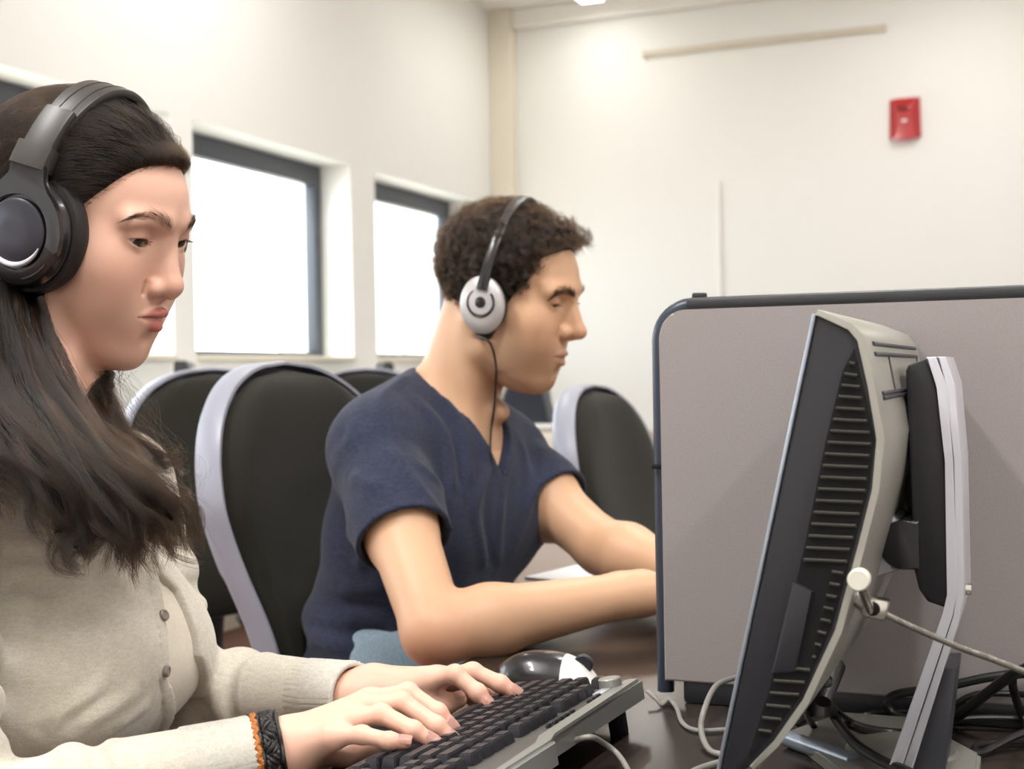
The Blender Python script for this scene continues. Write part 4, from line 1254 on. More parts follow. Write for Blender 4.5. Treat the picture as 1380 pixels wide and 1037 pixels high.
woman = thing('person', 'woman in a light grey cardigan wearing black headphones, typing at the keyboard', 'person', (-.47, 1.23, 0), yw)
me, vs = mesh_sdf('body', skin_w, (-.62, .93, .60), (.01, 1.45, 1.345), .0015)
paint(me, vs, HW, 1.0, False, '#dcb09b', '#b5645e', [(c[-1], .012, '#d98f7c', .5) for h in (hand_n, hand_f) for c in h.f])
obj('body', me, M_['skinw'], woman, world=True, sharp=0)
eyes(woman, HW, 1.0, False)
bm = NB(); tube(bm, catmull([hw((.0865, y, -.0535 - 0)) if False else hw((.093 - 30 * y * y, y, -.0535)) for y in np.linspace(-.014, .014, 7)], 20), .0024, 8); obj('teeth', bm, M_['teeth'], woman, world=True)
nails(hand_n, woman, M_['nail']); nails(hand_f, woman, M_['nail'])
brow(woman, HW, 1.0, [(.0950, .0115, .0345), (.0945, .020, .0380), (.0905, .032, .0410), (.083, .044, .0385), (.076, .053, .032)], 340, M_['hairw'])
lashes(woman, HW, 1.0, 32, M_['hairw'])

# --- cardigan, with the cream top showing in its open front
OPEN_T = -.150                       # where the opening starts below the shoulders


def edge_of(px):
    o = []
    for x, y in px:
        q0 = at(x, y, .75); p = march(lambda z: torso_w(local(z, TW_), True, .004), q0, q0 - CAM)
        o.append(local(p[None], TW_)[0])
    o = np.array(o); o = o[np.argsort(o[:, 2])]; return o[:, 2], o[:, 1]


def march(fn, o, d, n=70):
    o = np.array(o, float); d = np.array(d, float) / np.linalg.norm(d); t = 0
    for i in range(n):
        x = fn((o + d * t)[None].astype(f32))[0]
        if x < 2e-4 or t > 4: break
        t += max(2e-4, x * .7)
    return o + d * t


class Folds:
    """soft cloth creases along lines over a surface"""
    def __init__(s, base, lines):
        s.L = []
        for A, w, px in lines:
            pts = []
            for x, y in px:
                q0 = at(x, y, .7); p = march(base, q0, q0 - CAM, 110)
                if np.linalg.norm(p - CAM) < 3: pts.append(p)
            if len(pts) < 2: continue
            pts = catmull(pts, 3 * len(pts)); s.L.append((A, w, pts, pts.min(0) - 3 * w, pts.max(0) + 3 * w))

    def __call__(s, p):
        o = np.zeros(len(p), f32)
        for A, w, pts, lo, hi in s.L:
            i = in_box(p, lo, hi)
            if not i.any(): continue
            q = p[i]; d = None
            for k, (a, b) in enumerate(zip(pts, pts[1:])):
                x = rc(q, a, b, 0, 0); d = x if d is None else np.minimum(d, x)
            e0 = nrm(q - f32(pts[0])); e1 = nrm(q - f32(pts[-1])); fade = clip01(np.minimum(e0, e1) / (2.2 * w))
            o[i] += A * np.exp(-(d / w) ** 2) * fade
        return o


ZN, YN = edge_of([(205, 740), (213, 775), (222, 830), (226, 905), (225, 985), (224, 1037)])
ZF, YF = edge_of([(206, 735), (216, 774), (240, 795), (260, 840), (269, 885), (268, 940), (266, 985), (264, 1037)])


def opening(q):
    """negative inside the open front of the cardigan"""
    z = q[:, 2]; y = q[:, 1]
    yn = np.interp(z, ZN, YN); yf = np.interp(z, ZF, YF)
    return np.maximum(np.maximum(yn - y, y - yf), -q[:, 0] + .03).astype(f32)


def arms_card(p):
    d = None
    for (a, b, c, r) in ((SH_n, EL_n, WR_n, (.052, .044, .042, .0335)), (SH_f, EL_f, WR_f, (.052, .048, .049, .0335))):
        c2 = c + (c - b) / np.linalg.norm(c - b) * -.052
        x = rc(p, a, b, r[0], r[1]) - sleeve_folds(p, a, b, .0030, 5, .2, 1.1, (.6, -.5, .3))
        y = rc(p, b, c2, r[2], r[3]) - sleeve_folds(p, b, c2, .0034, 4.5, -.1, .72, (.2, .3, 1))
        x = smin(x, y, .012); d = x if d is None else np.minimum(d, x)
    return d


CF = None


def card_torso(p):
    q = local(p, TW_)
    d = torso_w(q, True, .004)
    rel = waves(q, .0026, [(8, 22, 38), (20, 40, -18), (34, -16, 26)]) * clip01((-q[:, 2] - .08) / .1)
    pull = .0030 * np.sin(q[:, 2] * 120 + q[:, 1] * 60 + 1.5 * np.sin(q[:, 1] * 40)) * clip01(1 - nrm((q - f32((.03, -.13, -.13))) / f32((.10, .06, .08))))
    diag = .0022 * np.sin(q[:, 2] * 85 - q[:, 1] * 70 + 1.2 * np.sin(q[:, 1] * 30)) * clip01(1 - nrm((q - f32((.09, -.07, -.29))) / f32((.10, .08, .07))))
    return d - rel - pull - diag - (CF(p) if CF else 0)


def card_solid(p): return smin(card_torso(p), arms_card(p), .022)


def collar_w(p): return rc(p, tw_((-.005, 0, .02)), tw_((.02, 0, .10)), .066, .075)


def cardigan(p):
    d = card_torso(p); q = local(p, TW_)
    op = opening(q)
    band = np.where((op < .017) & (op > 0), .0016 + 0 * op, 0)     # button bands
    groove = np.where((op > .0165) & (op < .019), -.0012, 0)
    d = smax(d - band - groove, -op, .003)
    d = smin(d, arms_card(p), .018)
    return smax(d, -collar_w(p), .004)


def tank(p):
    q = local(p, TW_); d = torso_w(q, True, -.0015)
    d = smax(d, -rc(p, tw_((.0, 0, .03)), tw_((.075, 0, .03)), .075, .085), .006)
    d = np.maximum(d, q[:, 2] + .02); return np.maximum(d, -q[:, 2] - .40)


CF = Folds(card_torso, [(.0035, .007, [(-12, 742), (30, 730), (85, 748)]), (.0035, .007, [(-10, 778), (35, 768), (110, 778)]), (.003, .007, [(-8, 815), (40, 812), (100, 826)]), (.003, .006, [(-8, 856), (40, 850), (90, 860)]),
    (.004, .009, [(50, 985), (95, 955), (150, 915)]), (.0035, .008, [(100, 985), (140, 960), (190, 925)]), (-.003, .008, [(70, 985), (115, 957), (165, 920)]), (.003, .006, [(150, 985), (175, 968), (205, 945)]), (.003, .006, [(110, 790), (160, 805), (205, 815)])])
me, vs = mesh_sdf('cardigan', cardigan, (-.64, .90, .50), (-.06, 1.47, 1.07), .0027)
cg_ = obj('cardigan', me, M_['cardigan'], woman, world=True, sharp=0)
me, vs = mesh_sdf('tank_top', tank, (-.58, 1.0, .55), (-.24, 1.43, 1.0), .004)
obj('tank_top', me, M_['tank'], woman, world=True, sharp=0, label='cream top')


for px, py in ((218, 831), (221, 905), (219, 986)):
    q0 = at(px, py, .8); p = march(lambda z: torso_w(local(z, TW_), True, .004), q0, q0 - CAM)
    n = grad(lambda z: torso_w(local(z, TW_), True, .004), p[None].astype(f32))[0]
    ex = np.cross(n, UP); ex /= np.linalg.norm(ex); ey = np.cross(n, ex)
    bm = NB(); lathe(bm, [(0, .0022), (.0028, .0022), (.0038, .0030), (.0050, .0026), (.0054, .0012), (.005, -.002)], frame(p + n * .0018, ex, ey, n), 24); obj('button', bm, M_['button'], cg_, world=True)


def cuff(a, b, L, r, n=84):
    """ribbed knit cuff along the forearm a->b, ending at b"""
    a = np.array(a); b = np.array(b); x = (b - a) / np.linalg.norm(b - a); n1 = np.cross(x, UP); n1 /= np.linalg.norm(n1); n2 = np.cross(x, n1)
    bm = NB(); rings = []
    for (t, rr, amp) in [(-L, r + .0025, .0004), (-L * .95, r + .0035, .0012), (-L * .6, r + .0028, .0012), (-L * .25, r + .0018, .0012), (-.003, r + .0018, .0012), (0, r, .0005), (-.001, r - .003, 0), (-L * .4, r - .004, 0)]:
        rings.append([bm.verts.new(V(b + x * t + (rr + amp * (1 if i % 2 else -1)) * (math.cos(q) * n1 + math.sin(q) * n2))) for i, q in enumerate(np.linspace(0, 2 * math.pi, n, endpoint=False))])
    for A, B in zip(rings, rings[1:]):
        for j in range(n): bm.faces.new((A[j], A[(j + 1) % n], B[(j + 1) % n], B[j]))
    obj('cuff', bm, M_['rib'], cg_, world=True, sharp=0)


cuff(EL_n, WR_n - (WR_n - EL_n) * .02, .058, .0305); cuff(EL_f, WR_f, .060, .0300)

# trousers and shoes, under the desk
def legs_of(M, hip_y, hip_z, L1, foot_x, r1=.078, waist=0):
    def fn(p):
        q = local(p, M); m = mirror(q)
        d = el(q, (-.012, 0, hip_z + .03), (.115, .165, .105))
        if waist: d = smin(d, el(q, (.075, 0, hip_z + .115), (.085, .130, waist)), .03)
        d = smin(d, rc(m, (.0, hip_y, hip_z), (L1, hip_y + .02, hip_z + .005), r1, .058), .05)
        return smin(d, rc(m, (L1, hip_y + .02, hip_z + .005), (foot_x, hip_y + .02, hip_z - .44), .058, .042), .03)
    return fn


def shoe(person, c, yaw):
    bm = NB(); g = []
    for i, (x, w, h) in enumerate([(-.075, .024, .055), (-.06, .034, .062), (-.02, .036, .068), (.04, .040, .060), (.09, .046, .044), (.14, .044, .034), (.17, .030, .026), (.178, .012, .018)]):
        g.append([bm.verts.new((x, math.cos(a) * w, max(0, .001 + h * .5 + math.sin(a) * h * .5 if math.sin(a) > 0 else .001 + h * .5 * (1 + math.sin(a))))) for a in np.linspace(0, 2 * math.pi, 18, endpoint=False)])
    for a, b in zip(g, g[1:]):
        for j in range(18): bm.faces.new((a[j], a[(j + 1) % 18], b[(j + 1) % 18], b[j]))
    bm.faces.new(g[0][::-1]); bm.faces.new(g[-1])
    Mx = Matrix.Translation(V(c)) @ Matrix.Rotation(yaw, 4, 'Z')
    for v in bm.verts: v.co = Mx @ v.co
    obj('shoe', bm, M_['shoe'], person, world=True)


TWu = (np.array([S_w[0], S_w[1], .985]), rot(yw, 0, 0))
me, vs = mesh_sdf('trousers', legs_of(TWu, .09, -.45, .40, .42), (-.64, .85, .02), (.12, 1.46, .72), .008)
obj('trousers', me, M_['dkdenim'], woman, world=True, sharp=0)
for y in (.11, -.11): shoe(woman, toworld(np.array([[.44, y, 0]]), TWu)[0] * (1, 1, 0), yw)

# --- hair
def cap_w(p):
    q = local(p, HW); m = hairline(q, False)
    t = np.clip(-m * .45, -.004, .0110) + .0012 * np.sin(q[:, 1] * 160 + q[:, 2] * 240 + q[:, 0] * 40) * clip01(-m / .02)
    t = t * (1 - .55 * clip01((q[:, 0] - .045) / .03))
    t = t + .001 * np.exp(-(nrm((q - f32((.060, .012, .105))) / f32((.035, .045, .03))) ** 2)) * clip01(-m / .015)
    return np.maximum(head_sdf(q) - t, -.16 - q[:, 2])


me, vs = mesh_sdf('hair', cap_w, HW[0] - .155, HW[0] + .155, .0025)
me_c = me


def cloth_and_skin_w(p):
    d = card_solid(p)
    d = np.minimum(d, neck_w(p) - .001)
    return d


def L_(*pts): return [at(*p) for p in pts]


near_locks = [
    (L_((-75, 330, 1.26), (-85, 430, 1.14), (-80, 540, 1.06), (-40, 640, 1.02), (-10, 720, 1.0)), (.03, .03, .028), 780),
    (L_((-40, 360, 1.25), (-35, 450, 1.14), (-20, 530, 1.08), (15, 590, 1.05), (55, 640, 1.03), (88, 700, 1.03), (112, 765, 1.04)), (.022, .026, .024, .012), 1352),
    (L_((-15, 385, 1.22), (-8, 460, 1.14), (15, 540, 1.08), (55, 600, 1.05), (95, 650, 1.04), (112, 710, 1.04), (100, 745, 1.03), (118, 778, 1.03)), (.018, .024, .022, .008), 1092),
    (L_((2, 380, 1.23), (5, 415, 1.18), (12, 465, 1.14), (40, 545, 1.09), (85, 610, 1.06), (130, 665, 1.05), (168, 725, 1.05), (172, 785, 1.06)), (.016, .022, .023, .012), 1456),
    (L_((22, 378, 1.23), (28, 415, 1.19), (36, 470, 1.15), (70, 550, 1.11), (115, 615, 1.08), (165, 670, 1.07), (200, 720, 1.08), (216, 792, 1.09)), (.012, .018, .022, .010), 1352),
    (L_((38, 372, 1.23), (46, 415, 1.19), (56, 470, 1.16), (95, 550, 1.13), (140, 612, 1.10), (195, 665, 1.09), (240, 710, 1.10), (268, 762, 1.12)), (.008, .014, .019, .009), 1092),
    (L_((55, 400, 1.17), (70, 450, 1.17), (72, 480, 1.165), (58, 520, 1.15), (75, 580, 1.13), (110, 640, 1.11)), (.003, .004, .006, .008), 60),
]
far_locks = [
    (L_((70, 380, 1.30), (105, 470, 1.31), (128, 520, 1.29), (152, 570, 1.25), (184, 606, 1.215), (220, 624, 1.19), (250, 618, 1.18)), (.010, .012, .010, .004), 832),
    (L_((75, 400, 1.32), (108, 490, 1.31), (130, 545, 1.28), (154, 610, 1.24), (184, 660, 1.19), (220, 712, 1.165), (256, 752, 1.16)), (.012, .015, .016, .008), 1092),
    (L_((80, 400, 1.33), (114, 490, 1.32), (138, 540, 1.30), (160, 590, 1.26), (192, 640, 1.21), (222, 672, 1.19), (252, 690, 1.17)), (.010, .012, .011, .005), 676),
    (L_((60, 420, 1.28), (95, 510, 1.26), (118, 560, 1.22), (150, 610, 1.16), (185, 660, 1.12), (215, 700, 1.11)), (.010, .016, .022, .012), 988),
]
bm = NB()
for g, rr, n in near_locks[1:6]:
    P = catmull(g, 30)
    for it in range(3):
        q = P.astype(f32); d = cloth_and_skin_w(q); R_ = np.interp(np.linspace(0, 1, 30), np.linspace(0, 1, len(rr)), rr) * .55; i = d < R_ + .002
        if i.any(): q[i] += grad(cloth_and_skin_w, q[i]) * (R_[i] + .002 - d[i])[:, None]; P = q.astype(float)
    k = 25; tube(bm, P[8:k], [.002] + [x * .42 for x in rr] + [.002], 14)
bm.from_mesh(me_c); hair_o = obj('hair', bm, M_['scalpw'], woman, world=True, sharp=0)
A = lock_hair(near_locks + far_locks, None, 40, None, .0085, cloth_and_skin_w, .003, 24)
strands('strands', A, M_['hairw'], hair_o, .00011, .00005)


def flow_w(p):
    x, y, z = p[:, 0], p[:, 1], p[:, 2]; back = clip01((.02 - x) / .09); side = clip01((np.abs(y) - .03) / .04)
    return np.stack([-1.0 + .75 * back, np.sign(y) * .25 * clip01(z / .08), -.12 - .9 * back - .35 * side], 1)


A = surf_hair(HW, 1.0, False, 26000, 24, .0085, flow_w, .0155, .001, 0)
strands('strands', A, M_['hairw'], hair_o, .00009, .00005)
A = surf_hair(HW, 1.0, False, 5000, 12, .0045, flow_w, .0125, (-.0055, .004), 0)
strands('strands', A, M_['hairw'], hair_o, .00007, .00003)
# lifted front hair above the forehead
fl = []
for k in range(1500):
    y = rng.normal() * .026; x0 = .083 - 7 * y * y; z0 = .094 - 5 * y * y + rng.normal() * .003
    p = np.array([[x0, y, z0]], f32)
    for it in range(3): p -= grad(head_sdf, p) * head_sdf(p)[:, None]
    p = p[0]; up = .007 + .008 * rng.random(); out = .006 * rng.random()
    fl.append(catmull([p, p + (.004 + out, 0, up * .7), p + (-.012 + out, y * .1, up * 1.25), p + (-.04, y * .3, up * 1.2), p + (-.075, y * .6, up * .75)], 16))
for k in range(70):
    y = -.05 - .012 * rng.random(); p = np.array([[.046 + .01 * rng.random(), y, .058 + .02 * rng.random()]], f32)
    for it in range(3): p -= grad(head_sdf, p) * head_sdf(p)[:, None]
    p = p[0]; fl.append(catmull([p, p + (-.004, -.003, -.014), p + (-.012, -.004, -.030), p + (-.022, -.003, -.05), p + (-.028, -.002, -.07)], 16))
fl = np.array(fl) + np.cumsum(rng.normal(size=(len(fl), 16, 3)) * .00035, 1)
strands('strands', toworld(fl.reshape(-1, 3), HW).reshape(fl.shape), M_['hairw'], hair_o, .00007, .00003)
wisps = []
for k in range(60):
    a = [(150 + 15 * rng.normal(), 500, 1.24), (165 + 18 * rng.normal(), 540 + 10 * rng.normal(), 1.24), (205 + 20 * rng.normal(), 600, 1.2), (240 + 14 * rng.normal(), 650 + 30 * rng.normal(), 1.17), (262 + 22 * rng.normal(), 690 + 50 * rng.normal(), 1.16)]
    if k < 14: a = [(112 + 4 * rng.normal(), 470, 1.27), (148 + 8 * rng.normal(), 505, 1.26), (172 + 16 * rng.normal(), 540, 1.24), (190 + 14 * rng.normal(), 580 + 14 * rng.normal(), 1.22), (205 + 14 * rng.normal(), 605 + 12 * rng.normal(), 1.2)]
    wisps.append(catmull([at(*z) for z in a], 34))
strands('strands', np.array(wisps), M_['hairw'], hair_o, .00008, .00004)

# --- her headphones (in the frame of the head)
def head_frame(M): C_, R_ = M; return Matrix(((R_[0][0], R_[0][1], R_[0][2], C_[0]), (R_[1][0], R_[1][1], R_[1][2], C_[1]), (R_[2][0], R_[2][1], R_[2][2], C_[2]), (0, 0, 0, 1)))


def strap(bm, path, wdir, w, t, rnd=.3):
    """flat band swept along a path, wide along wdir"""
    P = np.asarray(path, float); T = np.gradient(P, axis=0); T /= np.linalg.norm(T, axis=1)[:, None]; wd = np.array(wdir, float); rings = []
    W_ = np.full(len(P), w) if np.isscalar(w) else np.interp(np.linspace(0, 1, len(P)), np.linspace(0, 1, len(w)), w)
    for i in range(len(P)):
        x = wd - T[i] * (wd @ T[i]); x /= np.linalg.norm(x); n = np.cross(T[i], x); a = W_[i] / 2; b = t / 2; c = b * .55
        rings.append([bm.verts.new(V(P[i] + x * u + n * v)) for u, v in ((-a + c, -b), (a - c, -b), (a - c * .3, -b + c * .3), (a, -b + c), (a, b - c), (a - c * .3, b - c * .3), (a - c, b), (-a + c, b), (-a + c * .3, b - c * .3), (-a, b - c), (-a, -b + c), (-a + c * .3, -b + c * .3))])
    for A_, B_ in zip(rings, rings[1:]):
        for j in range(12): bm.faces.new((A_[j], A_[(j + 1) % 12], B_[(j + 1) % 12], B_[j]))
    bm.faces.new(rings[0][::-1]); bm.faces.new(rings[-1])


def band_pts(a0, a1, ry, rz, x0=0., n=40, zc=.0): return [(x0, -ry * math.cos(a), zc + rz * math.sin(a)) for a in np.linspace(a0, a1, n)]


hp = thing('headphones', 'large black over-ear headphones on the woman\'s head', 'headphones', M=head_frame(HW))
BX, RY, RZ = -.002, .0945, .1375
bm = NB(); strap(bm, band_pts(rad(42), rad(138), RY, RZ, BX), (1, 0, 0), (.030, .036, .038, .036, .030), .008); bd = obj('headband', bm, M_['hpgrey'], hp, label='dark grey padded headband')
for dx in (-.006, .008):
    bm = NB(); tube(bm, band_pts(rad(46), rad(134), RY + .0041, RZ + .0041, BX + dx), .0007, 6); obj('seam', bm, M_['hpcush'], bd)
bm = NB(); strap(bm, band_pts(rad(26), rad(154), RY - .005, RZ - .004, BX), (1, 0, 0), .028, .005); obj('inner_band', bm, M_['hpblack'], hp)
for sd_, nm in ((1, 0), (-1, 1)):
    fl_ = lambda a: a if sd_ == 1 else math.pi - a
    bm = NB(); strap(bm, band_pts(fl_(rad(31)), fl_(rad(51)), RY + .0035, RZ + .0035, BX), (1, 0, 0), .031, .013, 1); obj('slider', bm, M_['hpgrey'], hp)
    bm = NB(); strap(bm, band_pts(fl_(rad(24)), fl_(rad(33)), RY + .004, RZ + .004, BX), (1, 0, 0), .038, .018); obj('slider_clamp', bm, M_['hpgrey'], hp)
    yc = -sd_
    Fc = frame((.004, yc * .072, .002), (1, 0, 0), (0, 0, 1), (0, yc, 0))
    bm = NB(); lathe(bm, [(.018, -.012), (.040, -.012), (.049, -.007), (.0515, .001), (.049, .010), (.044, .012)], Fc, 56, 1.0, 1.08); cu = obj('ear_cushion', bm, M_['hpcush'], hp, label='black leatherette ear cushion')
    bm = NB(); lathe(bm, [(.044, .008), (.0465, .012), (.0465, .018), (.043, .024), (.034, .0275), (.031, .0275), (.0305, .0255), (0, .0255)], Fc, 64, .98, 1.07); cp = obj('ear_cup', bm, M_['hpblack'], hp)
    bm = NB(); lathe(bm, [(.030, .024), (.0295, .0295), (.027, .0312), (.012, .0318), (0, .0318)], Fc, 56); obj('cap_disc', bm, M_['hpdisc'], cp, label='brushed dark round cap')
    bm = NB(); tube(bm, [(.004 + .0285 * math.cos(a), yc * (.072 + .0312), .002 + .0285 * math.sin(a)) for a in np.linspace(rad(205), rad(345), 40)], [.0006, .0022, .0026, .0026, .0022, .0006], 10); obj('silver_ring', bm, M_['silverlt'], cp, label='silver crescent')
    bm = NB(); tube(bm, [(.004 + .0385 * math.cos(a), yc * (.072 + .0262), .002 + .041 * math.sin(a)) for a in np.linspace(rad(290), rad(330), 16)], .0009, 6); obj('cup_line', bm, M_['hpgrey'], cp)
    # yoke: broad arch from the clamp round the upper half of the cup
    bm = NB(); o_ = [(.004 + .0455 * math.cos(a), .002 + .0475 * math.sin(a)) for a in np.linspace(rad(-12), rad(58), 16)]
    o2 = [(.004 - (x - .004), z) for x, z in o_[::-1]]
    i_ = [(.004 + .0325 * math.cos(a), .002 + .0335 * math.sin(a)) for a in np.linspace(rad(192), rad(-12), 34)]
    poly = o_ + [(.020, .050), (.0165, .064), (-.0185, .064), (-.014, .050)] + o2 + i_
    y0_, y1_ = (.0955, .1015)
    prism(bm, poly, yc * y0_, yc * y1_, bev=.0015)
    for v in bm.verts:
        if v.co.z > .045: v.co.y -= yc * (v.co.z - .045) * .30
    obj('yoke', bm, M_['hpblack'], hp)

# --- bracelets
def bracelet(lab, c, ax, r, parts, cat='bracelet'):
    o = thing('bracelet', lab, cat, c)
    ax = np.array(ax) / np.linalg.norm(ax); e1 = np.cross(ax, UP); e1 /= np.linalg.norm(e1); e2 = np.cross(ax, e1)
    for nm, m, strandsn, off, rr, amp, freq in parts:
        bm = NB()
        for k in range(strandsn):
            ph = k * 2 * math.pi / strandsn; a = np.linspace(0, 2 * math.pi, 900)
            pts = [c + (r + rr * .7 * math.cos(freq * t + ph)) * (math.cos(t) * e1 * 1.08 + math.sin(t) * e2) + ax * (off + amp * math.sin(freq * .5 * t + ph)) for t in a]
            tube(bm, pts, rr, 7, caps=False)
        obj(nm, bm, m, o, world=True)
    return o


axn = hand_n.wrist - WR_n
bracelet('tan braided leather bracelet beside the woman\'s near cuff', at(349, 1017, 1.079), axn, .0300, [('braid', M_['leathbr'], 3, 0, .0019, .0012, 44)])
bracelet('wide black braided leather bracelet on the woman\'s near wrist', at(366, 1011, 1.081), axn, .0285, [('braid', M_['leather'], 4, 0, .0021, .0042, 18), ('braid_highlight', M_['leathbr'], 1, 0, .0012, .0042, 18), ('edge_cord', M_['leather'], 1, -.0075, .0019, .0003, 9), ('edge_cord', M_['leather'], 1, .0075, .0019, .0003, 9)])

# =================================================== the man
sm = 1.055
HM = (np.array([-.0095, 1.890, 1.1725]), rot(rad(-20), rad(14), rad(4.5)))
ymn = rad(-36)
hm = lambda q: toworld(np.array([q], float) * sm, HM)[0]
S_m = np.array([-.096, 1.93, .982]); P_m = np.array([-.195, 1.945, .57])
zt = (S_m - P_m) / np.linalg.norm(S_m - P_m); yt = np.array([-math.sin(ymn), math.cos(ymn), 0]); yt -= zt * (yt @ zt); yt /= np.linalg.norm(yt); xt = np.cross(yt, zt)
TM_ = (S_m, np.stack([xt, yt, zt], 1))
tm_ = lambda q: toworld(np.array([q], float), TM_)[0]
SHn = tm_((.012, -.165, -.025)); ELn = at(586, 852, 1.570); WRn = at(838, 803, 1.650)
SHf = tm_((.012, .142, -.03)); ELf = at(812, 738, 1.90); WRf = at(930, 775, 1.77)


def auto_hand(w, fwd, up, right_sign, curl=.5, sc_=1.0):
    """relaxed hand: wrist, direction, back of hand, thumb side sign"""
    f = np.array(fwd, float); f /= np.linalg.norm(f); u = np.array(up, float); u -= f * (u @ f); u /= np.linalg.norm(u); s_ = np.cross(u, f) * right_sign
    F = []
    for i, (o, L) in enumerate(zip((.030, .010, -.010, -.028), (.078, .086, .080, .062))):
        m0 = w + f * (.088 - .004 * abs(i - 1)) * sc_ + s_ * o * sc_ + u * .004
        d = f + s_ * .06 * (1 - i); ch = [m0]; an = .15
        for seg, k in zip((.46, .30, .24), (.0, curl, curl * .8)):
            an += k; dd = d * math.cos(an) - u * math.sin(an); ch.append(ch[-1] + dd / np.linalg.norm(dd) * L * seg * sc_)
        F.append(ch)
    t0 = w + f * .03 * sc_ + s_ * .026 * sc_ - u * .008
    T = [t0, t0 + (f * .7 + s_ * .6 - u * .2) * .036 * sc_, t0 + (f * .85 + s_ * .75 - u * .35) * .056 * sc_, t0 + (f * 1.2 + s_ * .75 - u * .5) * .066 * sc_]
    return Hand(w, F, T, [(.0098, .0077), (.0100, .0078), (.0096, .0075), (.0084, .0066)], u)


hm_n = auto_hand(at(862, 800, 1.662), (.93, .36, -.10), (0, -.25, 1), 1)
hm_f = auto_hand(WRf, (.55, -.45, -.08), (0, -.1, 1), -1)


def torso_m(q, g=0.0):
    m = mirror(q)
    d = el(q, (.002, 0, -.13), (.118 + g, .166 + g, .18 + g))
    d = smin(d, rc(m, (.0, .03, -.03), (.008, .142, -.030), .072 + g, .060 + g), .05)
    d = smin(d, rc(m, (-.030, .03, .045), (-.01, .13, .0), .042 + g, .044 + g), .04)
    d = smin(d, el(m, (.066, .075, -.11), (.055 + g, .085 + g, .07 + g)), .04)
    d = smin(d, el(q, (.0, 0, -.31), (.110 + g, .150 + g, .17 + g)), .06)
    return d


def neck_m(p):
    d = rc(p, hm((-.030, 0, -.03)), tm_((-.004, 0, .03)), .056, .060)
    for y in (1, -1): d = smin(d, rc(p, hm((-.02, .050 * y, -.03)), tm_((.060, .014 * y, -.03)), .013, .006), .024)
    return smin(d, sph(p, hm((.046, 0, -.112)) * .6 + tm_((.05, 0, 0)) * .4, .012), .03)


def arm_m(p, a, b, c):
    d = rc(p, a, b, .050, .037)
    d = smin(d, el(local(p, (a * .55 + b * .45, np.eye(3))), (0, 0, 0), (.045, .045, .065)), .02)
    mid = b + (c - b) * .28
    d = smin(d, rc(p, b, mid, .0365, .0415), .02); return smin(d, rc(p, mid, c, .0415, .0275), .02)


def skin_m(p):
    d = torso_m(local(p, TM_), -.008)
    d = smin(d, neck_m(p), .035)
    d = group_eval(p, d, lambda x: head_sdf(local(x, HM) / f32(sm), True) * f32(sm), HM[0] - .18, HM[0] + .18, .02)
    for a, b, c, h in ((SHn, ELn, WRn, hm_n), (SHf, ELf, WRf, hm_f)):
        d = smin(d, arm_m(p, a, b, c), .012)
        d = smin(d, rc(p, c, h.wrist, .0275, .025), .012)
        d = group_eval(p, d, h.sdf, h.lo, h.hi, .014)
    return d


man = thing('person', 'man in a navy v-neck t-shirt and silver headphones looking down at his desk', 'person', (-.16, 1.94, 0), ymn)
me, vs = mesh_sdf('body', skin_m, (-.40, 1.46, .55), (.48, 2.32, 1.345), .0025)
paint(me, vs, HM, sm, True, '#caa181', '#a3625a', [(ELn + np.array([0, -.01, -.03]), .045, '#d4806a', .6), (ELf, .03, '#c98a6a', .3)])
obj('body', me, M_['skinm'], man, world=True, sharp=0)
eyes(man, HM, sm, True)
nails(hm_n, man, M_['nail']); nails(hm_f, man, M_['nail'])
brow(man, HM, sm, [(.0975, .010, .030), (.0955, .020, .0345), (.0915, .032, .0365), (.083, .045, .033), (.078, .050, .028)], 420, M_['hairm'], .00014)
lashes(man, HM, sm, 40, M_['hairm'], .006, True)


def tee_cut(p):
    q = local(p, TM_); z = q[:, 2]; y = q[:, 1]
    v = np.maximum(np.abs(y - .004) - np.minimum((z + .035) * .62, .068), -(q[:, 0] - .0))
    v = np.maximum(v, -(z + .035))
    return np.minimum(v * .8, rc(p, tm_((-.002, 0, .025)), tm_((.02, 0, .12)), .070, .078))


TF = None


def tee(p):
    q = local(p, TM_); d = smin(torso_m(q, .008), el(q, (-.015, 0, -.41), (.128, .178, .10)), .05)
    env = clip01((-q[:, 2] - .05) / .12)
    d = d - waves(q, .0075, [(10, 16, 30), (18, 30, -20), (-16, 22, 26)], .4) * env
    d = d - .006 * np.sin(q[:, 2] * 75 + q[:, 0] * 35 + 1.6 * np.sin(q[:, 0] * 24 + q[:, 1] * 12)) * clip01((-q[:, 2] - .22) / .08)
    d = d - .005 * np.sin((q[:, 1] + .1) * 62 + q[:, 2] * 48) * clip01(1 - nrm((q - f32((.07, -.10, -.12))) / f32((.09, .09, .13))))
    for a, b in ((SHn, ELn), (SHf, ELf)):
        ax = (b - a) / np.linalg.norm(b - a); e = a + (b - a) * .53
        s_ = rc(p, a, a + (b - a) * .60, .063, .062) - sleeve_folds(p, a, b, .0025, 3.2, .02, .52, (.5, -.5, 0))
        u = (p - f32(e)) @ f32(ax)
        s_ = np.maximum(s_, u); s_ = np.maximum(s_, -np.maximum(rc(p, a, b, .0555, .0555), -u - .035))
        d = smin(d, s_, .022)
    if TF: d = d - TF(p)
    d = np.maximum(d, -q[:, 2] - .40 + 1.1 * np.clip(q[:, 0] - .05, 0, .1))
    return np.maximum(d, -tee_cut(p))


